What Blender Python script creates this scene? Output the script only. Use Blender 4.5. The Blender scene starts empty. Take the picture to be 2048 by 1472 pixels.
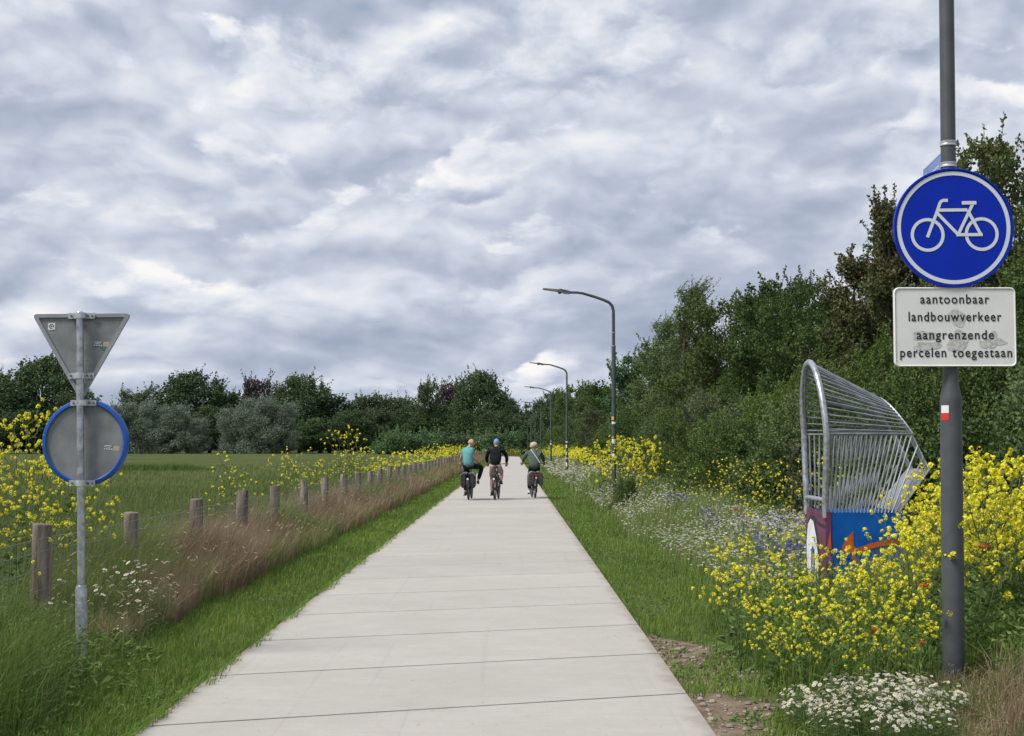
import bpy, math
import numpy as np
from mathutils import Vector, Matrix

R = math.radians
sc = bpy.context.scene
col = sc.collection

# ------------------------------------------------------------------ camera
cam = bpy.data.cameras.new('camera')
cam.sensor_width = 36.0
cam.lens = 36.0 * 2844 / 2048
cam.clip_start = 0.1
cam.clip_end = 6000
camo = bpy.data.objects.new('camera', cam)
camo.location = (0, 0, 1.62)
camo.rotation_euler = (R(90) + math.atan(157 / 2844), 0, 0)
col.objects.link(camo)
sc.camera = camo

# ------------------------------------------------------------------ exposure
sc.view_settings.view_transform = 'Standard'
sc.view_settings.look = 'None'
sc.view_settings.exposure = 0.30
sc.view_settings.gamma = 1.0
sc.cycles.max_bounces = 6
sc.cycles.diffuse_bounces = 3
sc.cycles.transmission_bounces = 3
sc.cycles.transparent_max_bounces = 4

# ------------------------------------------------------------------ sun and cloudy sky
SUN_EL, SUN_AZ = R(52), R(-118)          # azimuth from +Y towards +X: sun left of and a little behind the camera
sdir = Vector((math.sin(SUN_AZ) * math.cos(SUN_EL), math.cos(SUN_AZ) * math.cos(SUN_EL), math.sin(SUN_EL)))
sl = bpy.data.lights.new('sun', 'SUN')
sl.energy = 3.2
sl.angle = R(18)
sl.color = (1.0, 0.95, 0.87)
slo = bpy.data.objects.new('sun', sl)
slo.rotation_euler = sdir.to_track_quat('Z', 'Y').to_euler()
slo.location = (-20, -10, 40)
col.objects.link(slo)

world = bpy.data.worlds.new('World')
sc.world = world
world.use_nodes = True


class NT:
    """Small helper for building node trees."""
    def __init__(s, tree):
        s.t = tree
        tree.nodes.clear()

    def n(s, typ, **kw):
        nd = s.t.nodes.new(typ)
        for k, v in kw.items():
            setattr(nd, k, v)
        return nd

    def l(s, a, b):
        s.t.links.new(a, b)

    def setv(s, sock, v):
        if hasattr(v, 'node'):
            s.l(v, sock)
        else:
            sock.default_value = v

    def math(s, op, a, b=0.0, clamp=False):
        nd = s.n('ShaderNodeMath', operation=op, use_clamp=clamp)
        s.setv(nd.inputs[0], a)
        s.setv(nd.inputs[1], b)
        return nd.outputs[0]

    def vmath(s, op, a, b):
        nd = s.n('ShaderNodeVectorMath', operation=op)
        s.setv(nd.inputs[0], a)
        s.setv(nd.inputs[1], b)
        return nd.outputs[0]

    def mix(s, f, a, b, blend='MIX'):
        nd = s.n('ShaderNodeMix', data_type='RGBA', blend_type=blend)
        s.setv(nd.inputs[0], f)
        s.setv(nd.inputs[6], a if hasattr(a, 'node') else (*a[:3], 1))
        s.setv(nd.inputs[7], b if hasattr(b, 'node') else (*b[:3], 1))
        return nd.outputs[2]

    def noise(s, vec, scale, detail=4, rough=0.55, dist=0.0):
        nd = s.n('ShaderNodeTexNoise')
        if vec is not None:
            s.l(vec, nd.inputs['Vector'])
        nd.inputs['Scale'].default_value = scale
        nd.inputs['Detail'].default_value = detail
        nd.inputs['Roughness'].default_value = rough
        nd.inputs['Distortion'].default_value = dist
        return nd.outputs['Fac']

    def ramp(s, f, lo, hi):
        nd = s.n('ShaderNodeMapRange', interpolation_type='SMOOTHSTEP')
        s.setv(nd.inputs[0], f)
        nd.inputs[1].default_value = lo
        nd.inputs[2].default_value = hi
        return nd.outputs[0]


def build_sky():
    """Broken stratocumulus: billows shaded by comparing each point with a point a little nearer the sun."""
    w = NT(world.node_tree)
    out = w.n('ShaderNodeOutputWorld')
    bg = w.n('ShaderNodeBackground')
    w.l(bg.outputs[0], out.inputs[0])
    sky = w.n('ShaderNodeTexSky', sky_type='NISHITA')
    sky.sun_disc = False
    sky.sun_elevation = SUN_EL
    sky.sun_rotation = SUN_AZ
    sky.air_density = 1.0
    sky.dust_density = 1.0
    blue = w.vmath('SCALE', sky.outputs[0], (0, 0, 0))
    blue.node.inputs['Scale'].default_value = 0.11
    tc = w.n('ShaderNodeTexCoord')
    mp = w.n('ShaderNodeMapping')
    mp.inputs['Scale'].default_value = (1.0, 1.0, 1.65)
    mp.inputs['Rotation'].default_value = (0, R(-14), 0)
    mp.inputs['Location'].default_value = (5.21, 1.4, 0.77)
    # clouds flatten towards the horizon
    sep = w.n('ShaderNodeSeparateXYZ')
    w.l(tc.outputs['Generated'], sep.inputs[0])
    zz = w.math('MULTIPLY', w.math('POWER', w.math('ADD', w.math('MAXIMUM', sep.outputs[2], 0.0), 0.02), 0.70), 1.0)
    cmb = w.n('ShaderNodeCombineXYZ')
    w.l(sep.outputs[0], cmb.inputs[0])
    w.l(sep.outputs[1], cmb.inputs[1])
    w.l(zz, cmb.inputs[2])
    w.l(cmb.outputs[0], mp.inputs[0])
    p = mp.outputs[0]
    wn = w.n('ShaderNodeTexNoise')
    w.l(p, wn.inputs['Vector'])
    wn.inputs['Scale'].default_value = 6.0
    wn.inputs['Detail'].default_value = 4
    off = w.vmath('SUBTRACT', wn.outputs['Color'], (0.5, 0.5, 0.5))
    offs = w.vmath('SCALE', off, (0, 0, 0))
    offs.node.inputs['Scale'].default_value = 0.07
    q = w.vmath('ADD', p, offs)

    def dens(v, fine):
        f = w.noise(v, 6.5, 9 if fine else 5, 0.56)
        tot = w.math('MULTIPLY', f, 0.75)
        for sc_, k in ((7.0, 0.50), (14.0, 0.27), (29.0, 0.15), (60.0, 0.08))[:4 if fine else 3]:
            n_ = w.noise(v, sc_, 0, 0.5)
            ab = w.math('ABSOLUTE', w.math('SUBTRACT', n_, 0.5))
            tot = w.math('ADD', tot, w.math('MULTIPLY', ab, 2 * k))
        return tot
    A = dens(q, True)
    l1 = w.math('MULTIPLY', w.math('SUBTRACT', A, dens(w.vmath('ADD', q, (-0.013, 0.0, 0.026)), False)), 1.30)
    E1 = w.noise(q, 19.0, 7, 0.52)
    B = w.noise(p, 2.6, 3, 0.5)
    B2 = w.noise(q, 5.2, 4, 0.5)
    broad = w.math('ADD', w.math('MULTIPLY', w.math('SUBTRACT', B, 0.5), 0.60), w.math('MULTIPLY', w.math('SUBTRACT', B2, 0.5), 0.55))
    s = w.math('ADD', w.math('ADD', l1, broad), w.math('MULTIPLY', w.math('SUBTRACT', E1, 0.5), 0.26))
    s = w.math('ADD', s, 0.44)
    # a second, lower layer of puffs with defined edges
    r_ = w.vmath('ADD', q, (7.3, 2.1, 4.4))
    P1 = w.noise(r_, 10.0, 9, 0.54)
    P2 = w.noise(w.vmath('ADD', r_, (-0.010, 0.0, 0.022)), 10.0, 5, 0.5)
    edge = w.math('MULTIPLY', w.ramp(P1, 0.50, 0.585), w.ramp(B2, 0.36, 0.56))
    s2 = w.math('ADD', w.math('ADD', w.math('MULTIPLY', w.math('SUBTRACT', P1, P2), 3.2), 0.60), w.math('MULTIPLY', broad, 0.6))
    mxs = w.n('ShaderNodeMix', data_type='FLOAT')
    w.l(w.math('MULTIPLY', edge, 0.85), mxs.inputs[0])
    w.l(s, mxs.inputs[2])
    w.l(s2, mxs.inputs[3])
    s = w.math('ADD', w.math('MULTIPLY', w.math('SUBTRACT', mxs.outputs[0], 0.5), 0.84), 0.535)
    cr = w.n('ShaderNodeValToRGB')
    cr.color_ramp.interpolation = 'B_SPLINE'
    e = cr.color_ramp.elements
    e[0].position = 0.0
    e[0].color = (0.24, 0.29, 0.385, 1)
    e[1].position = 1.0
    e[1].color = (0.80, 0.785, 0.765, 1)
    for pos, c in ((0.25, (0.30, 0.35, 0.45)), (0.48, (0.42, 0.465, 0.56)), (0.68, (0.575, 0.605, 0.675)), (0.86, (0.70, 0.71, 0.735))):
        k = e.new(pos)
        k.color = (*c, 1)
    w.l(s, cr.inputs[0])
    gap = w.ramp(w.math('ADD', w.math('ADD', w.noise(q, 7.0, 8, 0.52), w.math('MULTIPLY', w.math('SUBTRACT', E1, 0.5), 0.22)), w.math('MULTIPLY', w.math('SUBTRACT', B, 0.5), 0.40)), 0.345, 0.25)
    gap = w.math('MULTIPLY', gap, w.ramp(sep.outputs[2], 0.10, 0.24))
    c = w.mix(w.math('MULTIPLY', gap, 0.8), cr.outputs[0], blue)
    w.l(c, bg.inputs[0])
    bg.inputs[1].default_value = 1.0


build_sky()

# ================================================================== helpers
M = {}


def nmat(name):
    m = bpy.data.materials.new(name)
    m.use_nodes = True
    M[name] = m
    return m, NT(m.node_tree)


def pbr(name, c, rough=0.6, metal=0.0, ns=None, amt=0.15, c2=None, bump=0.0, spec=0.4, objrand=0.0, stretch=None, detail=5, bumpscale=None):
    m, w = nmat(name)
    out = w.n('ShaderNodeOutputMaterial')
    b = w.n('ShaderNodeBsdfPrincipled')
    w.l(b.outputs[0], out.inputs[0])
    b.inputs['Roughness'].default_value = rough
    b.inputs['Metallic'].default_value = metal
    b.inputs['Specular IOR Level'].default_value = spec
    cs = (*c, 1)
    if ns:
        tc = w.n('ShaderNodeTexCoord')
        v = tc.outputs['Object']
        if stretch:
            mp = w.n('ShaderNodeMapping')
            mp.inputs['Scale'].default_value = stretch
            w.l(v, mp.inputs[0])
            v = mp.outputs[0]
        f = w.ramp(w.noise(v, ns, detail), 0.3, 0.7)
        lo = [x * (1 - amt) for x in c]
        hi = c2 if c2 else [min(1, x * (1 + amt)) for x in c]
        cs = w.mix(f, lo, hi)
        if bump:
            bn = w.n('ShaderNodeBump')
            bn.inputs['Strength'].default_value = bump
            bn.inputs['Distance'].default_value = 0.02
            w.l(w.noise(v, bumpscale or ns * 3, 4), bn.inputs['Height'])
            w.l(bn.outputs[0], b.inputs['Normal'])
    if objrand:
        oi = w.n('ShaderNodeObjectInfo')
        hs = w.n('ShaderNodeHueSaturation')
        w.l(w.math('ADD', w.math('MULTIPLY', oi.outputs['Random'], 2 * objrand), 1 - objrand), hs.inputs['Value'])
        w.setv(hs.inputs['Color'], cs)
        cs = hs.outputs[0]
    w.setv(b.inputs['Base Color'], cs)
    return m


def leafmat(name, a, b_, transl=0.28, rough=0.55, objrand=0.18, spec=0.25, c3=None):
    """Two-tone foliage: the face attribute 'var' picks between the tones, each object shifts a little."""
    m, w = nmat(name)
    out = w.n('ShaderNodeOutputMaterial')
    at = w.n('ShaderNodeAttribute', attribute_name='var')
    c = w.mix(at.outputs['Fac'], a, b_)
    if c3:
        c = w.mix(w.ramp(at.outputs['Fac'], 0.93, 0.97), c, c3)
    oi = w.n('ShaderNodeObjectInfo')
    hs = w.n('ShaderNodeHueSaturation')
    w.l(w.math('ADD', w.math('MULTIPLY', oi.outputs['Random'], 2 * objrand), 1 - objrand), hs.inputs['Value'])
    w.l(c, hs.inputs['Color'])
    b = w.n('ShaderNodeBsdfPrincipled')
    b.inputs['Roughness'].default_value = rough
    b.inputs['Specular IOR Level'].default_value = spec
    w.l(hs.outputs[0], b.inputs['Base Color'])
    t = w.n('ShaderNodeBsdfTranslucent')
    w.l(hs.outputs[0], t.inputs[0])
    mx = w.n('ShaderNodeMixShader')
    mx.inputs[0].default_value = transl
    w.l(b.outputs[0], mx.inputs[1])
    w.l(t.outputs[0], mx.inputs[2])
    w.l(mx.outputs[0], out.inputs[0])
    return m


class Buf:
    """Collects vertices and faces (triangles, quads, polygons) for one mesh."""
    def __init__(s):
        s.V, s.F, s.var, s.mi, s.n = [], [], [], [], 0

    def add(s, V, F, var=0.5, mi=0):
        V = np.asarray(V, np.float64).reshape(-1, 3)
        F = np.asarray(F, np.int64)
        s.V.append(V)
        s.F.append(F + s.n)
        v = np.asarray(var, np.float64)
        s.var.append(np.full(len(F), float(v)) if v.ndim == 0 else v)
        s.mi.append(np.full(len(F), mi))
        s.n += len(V)
        return s

    def poly(s, pts, var=0.5, mi=0):
        return s.add(pts, [list(range(len(pts)))], var, mi)

    def box(s, x0, x1, y0, y1, z0, z1, mi=0, rot=None):
        V = np.array([(x, y, z) for z in (z0, z1) for y in (y0, y1) for x in (x0, x1)], float)
        if rot is not None:
            V = V @ np.array(rot).T
        return s.add(V, [(0, 2, 3, 1), (4, 5, 7, 6), (0, 1, 5, 4), (2, 6, 7, 3), (0, 4, 6, 2), (1, 3, 7, 5)], mi=mi)

    def tube(s, pts, rad, sides=8, cap=True, var=0.5, mi=0, closed=False):
        P = np.asarray(pts, float)
        n = len(P)
        rad = np.full(n, float(rad)) if np.ndim(rad) == 0 else np.asarray(rad, float)
        if closed:
            T = np.roll(P, -1, 0) - np.roll(P, 1, 0)
        else:
            T = np.gradient(P, axis=0) if n > 2 else np.repeat((P[1] - P[0])[None], 2, 0)
        T /= np.linalg.norm(T, axis=1)[:, None] + 1e-12
        ref = np.array((0, 0, 1.0)) if abs(T[0][2]) < 0.9 else np.array((1.0, 0, 0))
        U = np.cross(T[0], ref)
        U /= np.linalg.norm(U)
        ang = np.arange(sides) * 2 * math.pi / sides
        rings = []
        for i in range(n):
            U = U - T[i] * U.dot(T[i])
            U /= np.linalg.norm(U) + 1e-12
            W = np.cross(T[i], U)
            rings.append(P[i] + rad[i] * (np.cos(ang)[:, None] * U + np.sin(ang)[:, None] * W))
        V = np.concatenate(rings)
        F = []
        m = n if closed else n - 1
        for i in range(m):
            a, b = i * sides, ((i + 1) % n) * sides
            for k in range(sides):
                k2 = (k + 1) % sides
                F.append((a + k, a + k2, b + k2, b + k))
        s.add(V, F, var, mi)
        if cap and not closed:
            s.add(rings[0][::-1], [list(range(sides))], var, mi)
            s.add(rings[-1], [list(range(sides))], var, mi)
        return s

    def lathe(s, prof, sides=24, axis='z', c=(0, 0, 0), mi=0):
        """prof: list of (r, h)."""
        ang = np.arange(sides) * 2 * math.pi / sides
        rings = []
        for r, h in prof:
            x, y, z = r * np.cos(ang), r * np.sin(ang), np.full(sides, h)
            if axis == 'y':
                x, y, z = x, z, -y
            elif axis == 'x':
                x, y, z = z, x, y
            rings.append(np.stack([x, y, z], 1) + np.array(c))
        V = np.concatenate(rings)
        F = []
        for i in range(len(prof) - 1):
            a, b = i * sides, (i + 1) * sides
            for k in range(sides):
                k2 = (k + 1) % sides
                F.append((a + k, a + k2, b + k2, b + k))
        s.add(V, F, mi=mi)
        return s

    def prism(s, outline, y0, y1, mi=0):
        """Outline in x, z; extruded in y from y0 (front, towards the camera) to y1."""
        n = len(outline)
        A = [(x, y0, z) for x, z in outline]
        B = [(x, y1, z) for x, z in outline]
        s.add(A + B, [(i, (i + 1) % n, n + (i + 1) % n, n + i) for i in range(n)], mi=mi)
        s.add(A, [list(range(n))[::-1]], mi=mi)
        s.add(B, [list(range(n))], mi=mi)
        return s

    def ell(s, c, r, mi=0, u=12, v=8, rot=None):
        V = []
        for j in range(v + 1):
            th = math.pi * j / v
            for i in range(u):
                ph = 2 * math.pi * i / u
                V.append((r[0] * math.sin(th) * math.cos(ph), r[1] * math.sin(th) * math.sin(ph), r[2] * math.cos(th)))
        V = np.array(V)
        if rot is not None:
            V = V @ np.array(rot).T
        F = [(j * u + i, (j + 1) * u + i, (j + 1) * u + (i + 1) % u, j * u + (i + 1) % u) for j in range(v) for i in range(u)]
        return s.add(V + np.array(c), F, mi=mi)

    def mesh(s, name, mats=(), smooth=False, autos=None):
        me = bpy.data.meshes.new(name)
        V = np.concatenate(s.V).astype(np.float32)
        tot = np.concatenate([np.full(len(f), f.shape[1]) for f in s.F]).astype(np.int32)
        loops = np.concatenate([f.ravel() for f in s.F]).astype(np.int32)
        starts = np.concatenate([[0], np.cumsum(tot)[:-1]]).astype(np.int32)
        me.vertices.add(len(V))
        me.vertices.foreach_set('co', V.ravel())
        me.loops.add(len(loops))
        me.loops.foreach_set('vertex_index', loops)
        me.polygons.add(len(tot))
        me.polygons.foreach_set('loop_start', starts)
        for m in mats:
            me.materials.append(M[m] if isinstance(m, str) else m)
        me.polygons.foreach_set('material_index', np.concatenate(s.mi).astype(np.int32))
        me.update(calc_edges=True)
        a = me.attributes.new('var', 'FLOAT', 'FACE')
        a.data.foreach_set('value', np.concatenate(s.var).astype(np.float32))
        me.polygons.foreach_set('use_smooth', np.full(len(tot), bool(smooth)))
        if smooth:
            if autos:
                me.set_sharp_from_angle(angle=R(autos))
        me.validate()
        return me

    def obj(s, name, mats, parent=None, smooth=False, autos=40, loc=None):
        if isinstance(mats, str):
            mats = (mats,)
        return put(name, s.mesh(name, mats, smooth, autos if smooth else None), parent, loc)


def put(name, me, parent=None, loc=None):
    o = bpy.data.objects.new(name, me)
    col.objects.link(o)
    if parent is not None:
        o.parent = parent
    if loc is not None:
        o.location = loc
    return o


def tag(o, label=None, cat=None, group=None, kind=None):
    if label:
        o['label'] = label
    if cat:
        o['category'] = cat
    if group:
        o['group'] = group
    if kind:
        o['kind'] = kind
    return o


def empty(name, loc=(0, 0, 0), rz=0.0):
    o = bpy.data.objects.new(name, None)
    o.empty_display_size = 0.2
    o.location = loc
    o.rotation_euler = (0, 0, rz)
    col.objects.link(o)
    return o


def copy_tree(o, parent=None):
    c = o.copy()
    col.objects.link(c)
    c.parent = parent
    for ch in list(o.children):
        copy_tree(ch, c)
    return c


def unit(a):
    return a / (np.linalg.norm(a, axis=-1, keepdims=True) + 1e-9)


def vnoise(x, y, seed=0):
    """Cheap smooth 2-D value noise in 0..1 (numpy)."""
    xi, yi = np.floor(x).astype(int), np.floor(y).astype(int)
    xf, yf = x - xi, y - yi

    def h(a, b):
        n = (a * 374761393 + b * 668265263 + seed * 974711) & 0x7fffffff
        n = ((n ^ (n >> 13)) * 1274126177) & 0x7fffffff
        return ((n ^ (n >> 16)) & 0xffff) / 65535.0
    u, v = xf * xf * (3 - 2 * xf), yf * yf * (3 - 2 * yf)
    return (h(xi, yi) * (1 - u) + h(xi + 1, yi) * u) * (1 - v) + (h(xi, yi + 1) * (1 - u) + h(xi + 1, yi + 1) * u) * v


def leaves(buf, P, D, L, W, rng, var, fold=0.15, mi=0):
    """Diamond leaves: base P, direction D, length L, width W."""
    n = len(P)
    D = unit(D)
    rnd = unit(rng.normal(size=(n, 3)))
    S = unit(np.cross(D, rnd))
    N = np.cross(S, D)
    L = np.broadcast_to(np.asarray(L, float), (n,))[:, None]
    W = np.broadcast_to(np.asarray(W, float), (n,))[:, None]
    mid = P + D * L * 0.45 + N * L * fold
    V = np.stack([P, mid + S * W / 2, P + D * L, mid - S * W / 2], 1).reshape(-1, 3)
    F = (np.arange(n)[:, None] * 4 + np.array([0, 1, 2, 3]))
    buf.add(V, F, var, mi)


def blades(buf, X, Y, H, W, rng, var, lean=0.35, wind=(0.12, 0.0), z0=0.0, mi=0, segs=2):
    """Grass blades standing at X, Y: curved strips ending in a point."""
    n = len(X)
    a = rng.uniform(0, 2 * math.pi, n)
    side = np.stack([np.cos(a), np.sin(a), np.zeros(n)], 1)
    b = rng.uniform(0, 2 * math.pi, n)
    ln = rng.uniform(0, 1, n) ** 1.3 * lean
    ld = np.stack([np.cos(b) * ln + wind[0], np.sin(b) * ln + wind[1], np.zeros(n)], 1)
    base = np.stack([X, Y, np.full(n, z0)], 1)
    Hh = np.broadcast_to(np.asarray(H, float), (n,))[:, None]
    Ww = np.broadcast_to(np.asarray(W, float), (n,))[:, None]
    up = np.array((0, 0, 1.0))
    if segs == 1:
        V = np.stack([base - side * Ww / 2, base + side * Ww / 2, base + up * Hh + ld * Hh], 1).reshape(-1, 3)
        buf.add(V, np.arange(n)[:, None] * 3 + np.array([0, 1, 2]), var, mi)
        return base + up * Hh + ld * Hh
    m = base + up * Hh * 0.58 + ld * Hh * 0.32
    tip = base + up * Hh * (1 - 0.25 * np.linalg.norm(ld, axis=1)[:, None]) + ld * Hh
    V = np.stack([base - side * Ww / 2, base + side * Ww / 2, m - side * Ww * 0.4, m + side * Ww * 0.4, tip], 1).reshape(-1, 3)
    k = np.arange(n)[:, None] * 5
    buf.add(V, k + np.array([0, 1, 3, 2]), var, mi)
    buf.add(np.zeros((0, 3)), np.zeros((0, 3), int), np.zeros(0), mi)
    buf.F[-1] = (k + np.array([2, 3, 4])) + (buf.n - len(V))
    buf.var[-1] = np.broadcast_to(np.asarray(var, float), (n,)).copy()
    buf.mi[-1] = np.full(n, mi)
    return tip


# ================================================================== materials
pbr('soil', (0.075, 0.06, 0.042), 0.95, ns=1.7, amt=0.5, c2=(0.06, 0.085, 0.03), bump=0.3, spec=0.1)
pbr('verge_soil', (0.075, 0.105, 0.030), 0.95, ns=4, amt=0.35, c2=(0.085, 0.115, 0.035), bump=0.4, spec=0.1)
pbr('bare_earth', (0.17, 0.125, 0.09), 0.95, ns=5, amt=0.35, c2=(0.22, 0.17, 0.125), bump=0.6, spec=0.15)
pbr('joint_fill', (0.030, 0.028, 0.025), 0.9, ns=0.9, amt=0.3, c2=(0.34, 0.32, 0.295), spec=0.1)
pbr('pebble', (0.27, 0.21, 0.165), 0.85, ns=9, amt=0.3, c2=(0.36, 0.31, 0.26), spec=0.25)
pbr('galvanised', (0.40, 0.42, 0.44), 0.42, 0.75, ns=22, amt=0.3, bump=0.05)
pbr('galvanised_bar', (0.27, 0.29, 0.30), 0.5, 0.55, ns=9, amt=0.25)
pbr('steel_plate', (0.45, 0.47, 0.50), 0.5, 0.5, ns=5, amt=0.15)
pbr('clamp_steel', (0.50, 0.52, 0.53), 0.45, 0.5, ns=30, amt=0.2)
pbr('bolt_dark', (0.16, 0.16, 0.17), 0.5, 0.6)
pbr('sign_back', (0.215, 0.228, 0.235), 0.6, 0.2, ns=7, amt=0.16)
pbr('sign_frame', (0.30, 0.31, 0.325), 0.5, 0.3, ns=6, amt=0.12)
pbr('blue_rim', (0.010, 0.085, 0.36), 0.4, ns=6, amt=0.12)
pbr('sign_blue', (0.001, 0.024, 0.40), 0.4, spec=0.2, ns=4, amt=0.06)
pbr('sign_white', (0.66, 0.70, 0.74), 0.4)
pbr('board_white', (0.72, 0.72, 0.70), 0.45, ns=6, amt=0.04)
pbr('residue', (0.48, 0.47, 0.45), 0.8, ns=40, amt=0.22, c2=(0.62, 0.61, 0.59))
pbr('black_ink', (0.012, 0.013, 0.018), 0.5)
pbr('mast_grey', (0.068, 0.076, 0.082), 0.5, ns=7, amt=0.12, spec=0.4)
pbr('lamp_paint', (0.055, 0.07, 0.075), 0.5, ns=6, amt=0.15)
pbr('lamp_head_grey', (0.22, 0.22, 0.21), 0.5, 0.2)
pbr('lamp_lens', (0.5, 0.5, 0.48), 0.25)
pbr('sticker_white', (0.72, 0.73, 0.72), 0.5)
pbr('sticker_red', (0.55, 0.035, 0.03), 0.5)
pbr('sticker_green', (0.05, 0.22, 0.12), 0.5)
pbr('sticker_tan', (0.42, 0.36, 0.28), 0.5)
pbr('sticker_yellow', (0.65, 0.38, 0.06), 0.5)
pbr('sticker_dark', (0.06, 0.09, 0.09), 0.5)
pbr('street_blue', (0.16, 0.24, 0.55), 0.4)
pbr('street_white', (0.55, 0.62, 0.85), 0.4)
pbr('paint_blue', (0.004, 0.085, 0.34), 0.7, ns=3, amt=0.25, bump=0.03, spec=0.15)
pbr('paint_purple', (0.12, 0.035, 0.07), 0.55, ns=4, amt=0.35)
pbr('paint_orange', (0.50, 0.09, 0.02), 0.55, ns=6, amt=0.3)
pbr('paint_lilac', (0.22, 0.09, 0.22), 0.55)
pbr('paint_white', (0.72, 0.74, 0.78), 0.5, ns=7, amt=0.12)
pbr('paint_black', (0.02, 0.02, 0.025), 0.5)
pbr('wood_post', (0.165, 0.130, 0.105), 0.85, ns=5, amt=0.45, c2=(0.27, 0.235, 0.20), stretch=(3.5, 3.5, 0.5), bump=0.5, objrand=0.18, spec=0.2)
pbr('wire', (0.20, 0.22, 0.19), 0.5, 0.4)
pbr('bark', (0.085, 0.07, 0.052), 0.9, ns=5, amt=0.4, stretch=(2, 2, 0.6), bump=0.5, spec=0.1)
pbr('rubber', (0.022, 0.022, 0.023), 0.8)
pbr('rim_metal', (0.13, 0.13, 0.135), 0.4, 0.7)
pbr('bike_black', (0.018, 0.018, 0.02), 0.4)
pbr('bike_brown', (0.06, 0.03, 0.026), 0.45)
pbr('bike_grey', (0.07, 0.075, 0.08), 0.4)
pbr('saddle_black', (0.02, 0.018, 0.018), 0.7)
pbr('pannier_black', (0.03, 0.031, 0.033), 0.8, ns=14, amt=0.3)
pbr('pannier_grey', (0.066, 0.062, 0.062), 0.8, ns=14, amt=0.25)
pbr('pannier_trim', (0.20, 0.20, 0.20), 0.7)
pbr('reflector', (0.75, 0.75, 0.73), 0.25)
pbr('tail_red', (0.42, 0.03, 0.03), 0.3)
pbr('skin', (0.50, 0.30, 0.235), 0.55, spec=0.3)
pbr('teal_cloth', (0.12, 0.33, 0.33), 0.9, ns=9, amt=0.13, spec=0.1)
pbr('black_cloth', (0.012, 0.014, 0.018), 0.9, ns=9, amt=0.3, spec=0.12)
pbr('navy_cloth', (0.018, 0.020, 0.027), 0.9, ns=9, amt=0.3, spec=0.12)
pbr('beige_cloth', (0.36, 0.315, 0.27), 0.9, ns=9, amt=0.15, spec=0.1)
pbr('greygreen_cloth', (0.085, 0.115, 0.112), 0.9, ns=9, amt=0.2, spec=0.1)
pbr('cap_blue', (0.16, 0.32, 0.66), 0.8)
pbr('hair_blonde', (0.50, 0.40, 0.27), 0.7, ns=40, amt=0.3, stretch=(1, 1, 0.2))
pbr('hair_grey', (0.25, 0.22, 0.20), 0.8)
pbr('shoe_white', (0.6, 0.6, 0.6), 0.6)
pbr('shoe_dark', (0.05, 0.05, 0.055), 0.7)
pbr('strap_pale', (0.45, 0.46, 0.45), 0.8)
pbr('eye_dark', (0.03, 0.02, 0.02), 0.3)
pbr('lip', (0.30, 0.11, 0.09), 0.5)

leafmat('leaf_near', (0.046, 0.086, 0.024), (0.115, 0.180, 0.043))
leafmat('leaf_maple', (0.068, 0.105, 0.030), (0.135, 0.178, 0.051), c3=(0.17, 0.125, 0.075))
leafmat('leaf_brown', (0.060, 0.085, 0.030), (0.130, 0.140, 0.052), c3=(0.25, 0.195, 0.115))
leafmat('leaf_grey', (0.085, 0.110, 0.055), (0.160, 0.190, 0.100))
leafmat('leaf_birch', (0.079, 0.122, 0.043), (0.165, 0.222, 0.086))
leafmat('leaf_poplar', (0.058, 0.122, 0.050), (0.122, 0.216, 0.086))
leafmat('leaf_shrub', (0.073, 0.120, 0.026), (0.152, 0.218, 0.048), c3=(0.20, 0.25, 0.08))
leafmat('leaf_bramble', (0.059, 0.110, 0.026), (0.149, 0.214, 0.059))
leafmat('leaf_oak_far', (0.045, 0.086, 0.038), (0.107, 0.163, 0.061), transl=0.15)
leafmat('leaf_wood_far', (0.054, 0.088, 0.044), (0.128, 0.172, 0.068), transl=0.15)
leafmat('leaf_willow_far', (0.132, 0.174, 0.128), (0.255, 0.302, 0.226), transl=0.15)
leafmat('leaf_copper_far', (0.056, 0.042, 0.040), (0.096, 0.074, 0.066), transl=0.15)
leafmat('leaf_scrub_far', (0.074, 0.137, 0.054), (0.137, 0.220, 0.095), transl=0.15)
leafmat('grass_short', (0.090, 0.160, 0.026), (0.200, 0.300, 0.058), transl=0.3, c3=(0.34, 0.31, 0.14))
leafmat('grass_meadow', (0.103, 0.154, 0.041), (0.181, 0.233, 0.074), transl=0.3, c3=(0.20, 0.17, 0.09))
leafmat('grass_tall_green', (0.109, 0.172, 0.041), (0.218, 0.281, 0.086), transl=0.3, c3=(0.30, 0.25, 0.15))
leafmat('grass_dry', (0.198, 0.138, 0.094), (0.444, 0.342, 0.216), transl=0.3, c3=(0.48, 0.41, 0.27))
leafmat('grass_weed', (0.075, 0.139, 0.030), (0.181, 0.265, 0.060), transl=0.3, c3=(0.24, 0.24, 0.11))
leafmat('plant_stem', (0.088, 0.119, 0.037), (0.163, 0.194, 0.069), transl=0.1)
leafmat('plant_leaf', (0.059, 0.114, 0.030), (0.134, 0.210, 0.058), transl=0.3)
leafmat('mustard_petal', (0.76, 0.68, 0.014), (0.88, 0.86, 0.09), transl=0.3, objrand=0.06, c3=(0.45, 0.50, 0.06))
leafmat('white_petal', (0.66, 0.64, 0.58), (0.82, 0.81, 0.77), transl=0.25, objrand=0.05)
leafmat('cream_petal', (0.42, 0.40, 0.28), (0.62, 0.60, 0.48), transl=0.25, objrand=0.05)
leafmat('blue_petal', (0.095, 0.095, 0.34), (0.21, 0.20, 0.46), transl=0.25, objrand=0.05)
leafmat('poppy_petal', (0.55, 0.035, 0.012), (0.70, 0.09, 0.03), transl=0.3, objrand=0.05)
leafmat('daisy_eye', (0.55, 0.40, 0.04), (0.6, 0.45, 0.06), transl=0.0, objrand=0.05)


PL, PR = -2.05, 1.105            # path edges


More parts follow.
